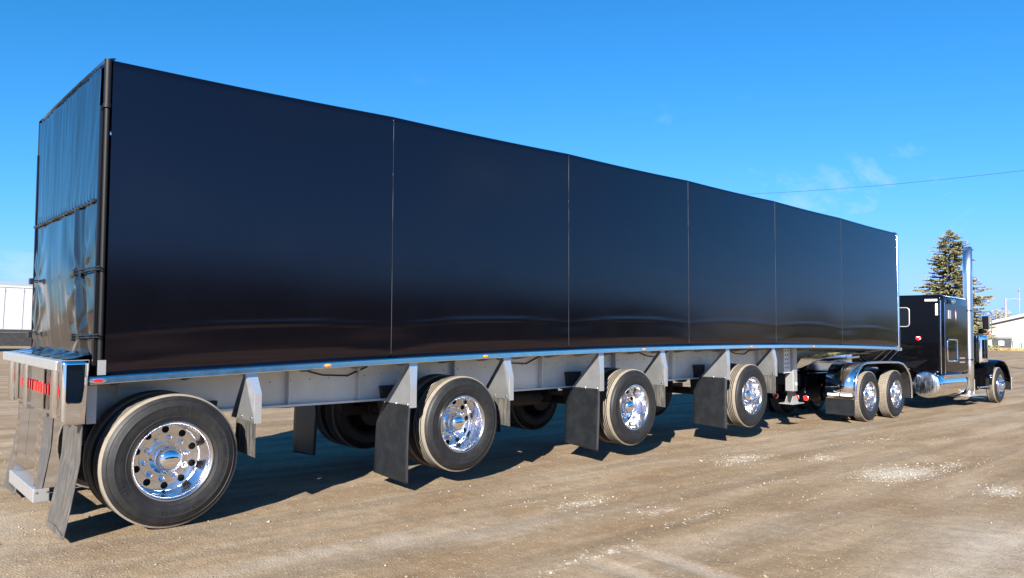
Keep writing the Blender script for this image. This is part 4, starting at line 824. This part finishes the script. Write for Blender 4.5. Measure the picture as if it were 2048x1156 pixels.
# dry grass verge
mb = MB()
for k in range(2600):
    s = random.random(); x = 106.5+random.gauss(0, 1.1); y = 22.3-9*s; z0 = gz(x, y); a = random.uniform(0, 6.28); h = random.uniform(.1, .42); w = .05
    mb.add([(x-w*math.cos(a), y-w*math.sin(a), z0-.02), (x+w*math.cos(a), y+w*math.sin(a), z0-.02), (x+random.uniform(-.15, .15), y+random.uniform(-.15, .15), z0+h)], [(0, 1, 2)])
kind(tag(mb.build('dry_grass', bg_m['grass']), 'strip of dry tan grass in front of the dumpster', 'grass'), 'stuff')
# utility poles and overhead wire
def pole(x, y, h, label, r=.16, arm=None, lamp=False):
    z0 = gz(x, y); p = thing('utility_pole', label, 'pole', (x, y, z0), group='utility poles'); mb = MB(); mb.cyl((x, y, z0-.2), (x, y, z0+h), r, 10, r*.7); mb.build('post', bg_m['wood'], p, 40)
    if arm:
        mb = MB(); d = Vector(arm).normalized(); mb.tube([(x-d.x*1.1, y-d.y*1.1, z0+h-.5), (x+d.x*1.1, y+d.y*1.1, z0+h-.5)], .06, 6); ca = mb.build('cross_arm', bg_m['wood'], p)
        for s in (-1, -.4, .5, 1): mb = MB(); q_ = (x+d.x*s, y+d.y*s, z0+h-.44); mb.cyl(q_, (q_[0], q_[1], q_[2]+.18), .05, 8); mb.build('insulator', bg_m['eave'], ca)
    if lamp:
        mb = MB(); mb.tube([(x, y, z0+h-.25), (x+.3, y-1.1, z0+h-.05), (x+.4, y-1.5, z0+h-.15)], .045, 6); mb.lathe([(.001, .12), (.12, .1), (.2, -.05), (.001, -.06)], 12, (x+.4, y-1.7, z0+h-.2), axis='Z'); mb.build('yard_lamp', bg_m['eave'], p, 50)
    return Vector((x, y, z0+h))
pole(129.5, 25.85, 7.75, 'pale wooden pole with a yard lamp rising behind the cream roof', .2, None, True)
pole(144.5, 27.6, 10.3, 'thin mast at the far right above the cream roof', .11, (1, .3, 0))
A = Vector((48.5, 26.53, 13.02)); Bp = Vector((43.08, -1.29, 10.66))
pole(48.5, 26.6, 12.6, 'pole hidden behind the trailer carrying the overhead wire', .15, (1, .2, 0)); pole(43.0, -1.35, 10.2, 'pole out of frame right of the truck carrying the overhead wire', .15, (1, .2, 0))
mb = MB(); mb.tube([A.lerp(Bp, k/24)+Vector((0, 0, -.35*math.sin(math.pi*k/24))) for k in range(25)], .010, 6); tag(mb.build('overhead_wire', bg_m['shed'], smooth=60), 'thin dark wire crossing the sky above the truck', 'wire')
# white trailer and shed at the far left
def white_trailer(c, yaw, label):
    z0 = gz(*c); t = thing('parked_trailer', label, 'trailer', (c[0], c[1], z0), (0, 0, yaw), world=False)
    mb = MB(); mb.box((-7, -1.3, 1.35), (7, 1.3, 4.0)); mb.build('body', bg_m['wtrail'], t, bevel=.04)
    mb = MB(); mb.box((-7.03, -1.34, 3.95), (7.03, 1.34, 4.06)); mb.build('roof_rail', bg_m['wall'], t)
    for k in range(15):
        mb = MB(); x = -6.8+k*.97; mb.box((x, -1.325, 1.42), (x+.03, -1.3005, 3.94)); mb.build('side_post', bg_m['wtrail'], t)
        mb = MB(); mb.box((x-.02, -1.333, 3.70), (x+.05, -1.326, 3.80)); mb.build('lashing_ring', bg_m['eave'], t)
    mb = MB(); mb.box((-7, -1.25, 1.18), (7, 1.25, 1.349)); mb.build('frame', bg_m['shed'], t); mb = MB(); mb.box((-6.4, -1.2, .35), (6.2, -1.15, 1.17)); mb.build('side_skirt', 'chassis', t)
    for x in (-5.6, -4.3):
        for s in (-1, 1): mb = MB(); mb.lathe([(.25, 0), (.3, -.02), (.46, 0), (.5, .05), (.5, .55), (.46, .6), (.2, .6)], 28, (x, -1.25 if s < 0 else .65, .5)); mb.build('wheel', 'rubber', t, 40)
white_trailer((4.4, 49.6), R(-8), 'white parked trailer with dark chassis at the left edge behind the bumper')
Sd = thing('white_shed', 'pale shed roof rising behind the white parked trailer', 'building', (10, 73, 0))
mb = MB(); mb.box((-12, 70, 0), (18, 84, 4.9)); mb.build('wall', bg_m['wtrail'], Sd); mb = MB(); mb.prism([(-12.6, 69.4, 4.9), (-12.6, 84.6, 4.9), (-12.6, 77, 5.75)], (31.2, 0, 0)); mb.build('roof', bg_m['wtrail'], Sd)
for k in range(20): mb = MB(); x = -12+k*1.5; mb.box((x, 69.96, .2), (x+.08, 69.997, 4.85)); mb.build('panel_joint', bg_m['roof'], Sd)
# long dark storage sheds across the yard behind the photographer; the trailer cover mirrors them
def shed(x0, x1, y, h, label):
    S = thing('storage_shed', label, 'building', ((x0+x1)/2, y, 0), group='storage sheds across the yard')
    mb = MB(); mb.box((x0, y-12, -.1), (x1, y, h)); mb.build('wall', bg_m['shed'], S); mb = MB(); mb.prism([(x0-.4, y+.5, h), (x0-.4, y-12.5, h), (x0-.4, y-6, h+1.4)], (x1-x0+.8, 0, 0)); mb.build('roof', bg_m['shed'], S)
    k = x0+2
    while k+4 < x1: mb = MB(); mb.box((k, y+.003, 0), (k+4, y+.06, h-.8)); mb.build('door', bg_m['door'], S); k += 6.5
shed(-14, 23.5, -40, 4.6, 'long dark shed behind the photographer, left of the gap'); shed(27, 72, -42, 4.4, 'long dark shed behind the photographer, right of the gap')

# trees along the yard's right side, out of frame: the polished paint mirrors them
for k in range(9):
    x = 62+k*9.5; y = -24-.12*(x-62)+random.uniform(-2, 2); h = random.uniform(3.0, 4.6); z0 = gz(x, y)
    t = thing('hedge_tree', ('first', 'second', 'third', 'fourth', 'fifth', 'sixth', 'seventh', 'eighth', 'last')[k]+' dark evergreen in the row right of the yard, out of frame', 'tree', (x, y, z0), group='evergreens right of the yard')
    mb = MB(); mb.tube([(x, y, z0-.1), (x, y, z0+h*.95)], [.2, .04], 7); mb.build('trunk', bg_m['bark'], t, 60)
    leaf = MB()
    for j in range(900):
        f = random.random()**1.3; a = random.uniform(0, 6.283); r_ = (1-f)**.7*3.6*random.random()**.35; c = Vector((x+r_*math.cos(a), y+r_*math.sin(a), z0+.2+f*h)); d = Vector((math.cos(a), math.sin(a), random.uniform(-.6, .3))).normalized(); n_ = d.orthogonal(); l = random.uniform(.5, 1.1)
        leaf.add([c-n_*l*.35, c+d*l, c+n_*l*.35], [(0, 1, 2)])
    leaf.build('crown', bg_m['needle'], t)

# far-off woods that read as one low mass on the horizon
mb = MB()
for k in range(7000):
    a = random.uniform(-.55, 3.6); d = 330+random.gauss(0, 12); x = d*math.cos(a); y = d*math.sin(a); hh = (6+3*math.sin(a*9)+2*math.sin(a*23+1))*random.random()**.6; z0 = float(rise(np.array(x), np.array(y)))
    c = Vector((x, y, z0+max(.3, hh))); d_ = Vector((-math.sin(a), math.cos(a), 0)); l = random.uniform(1.2, 3.0); mb.add([c-d_*l-Vector((0, 0, l)), c+d_*l-Vector((0, 0, l*.8)), c+Vector((random.uniform(-1, 1), random.uniform(-1, 1), l*.7))], [(0, 1, 2)])
kind(tag(mb.build('distant_woods', bg_m['needle2']), 'low brown-green woods far off along the horizon', 'woods'), 'stuff')
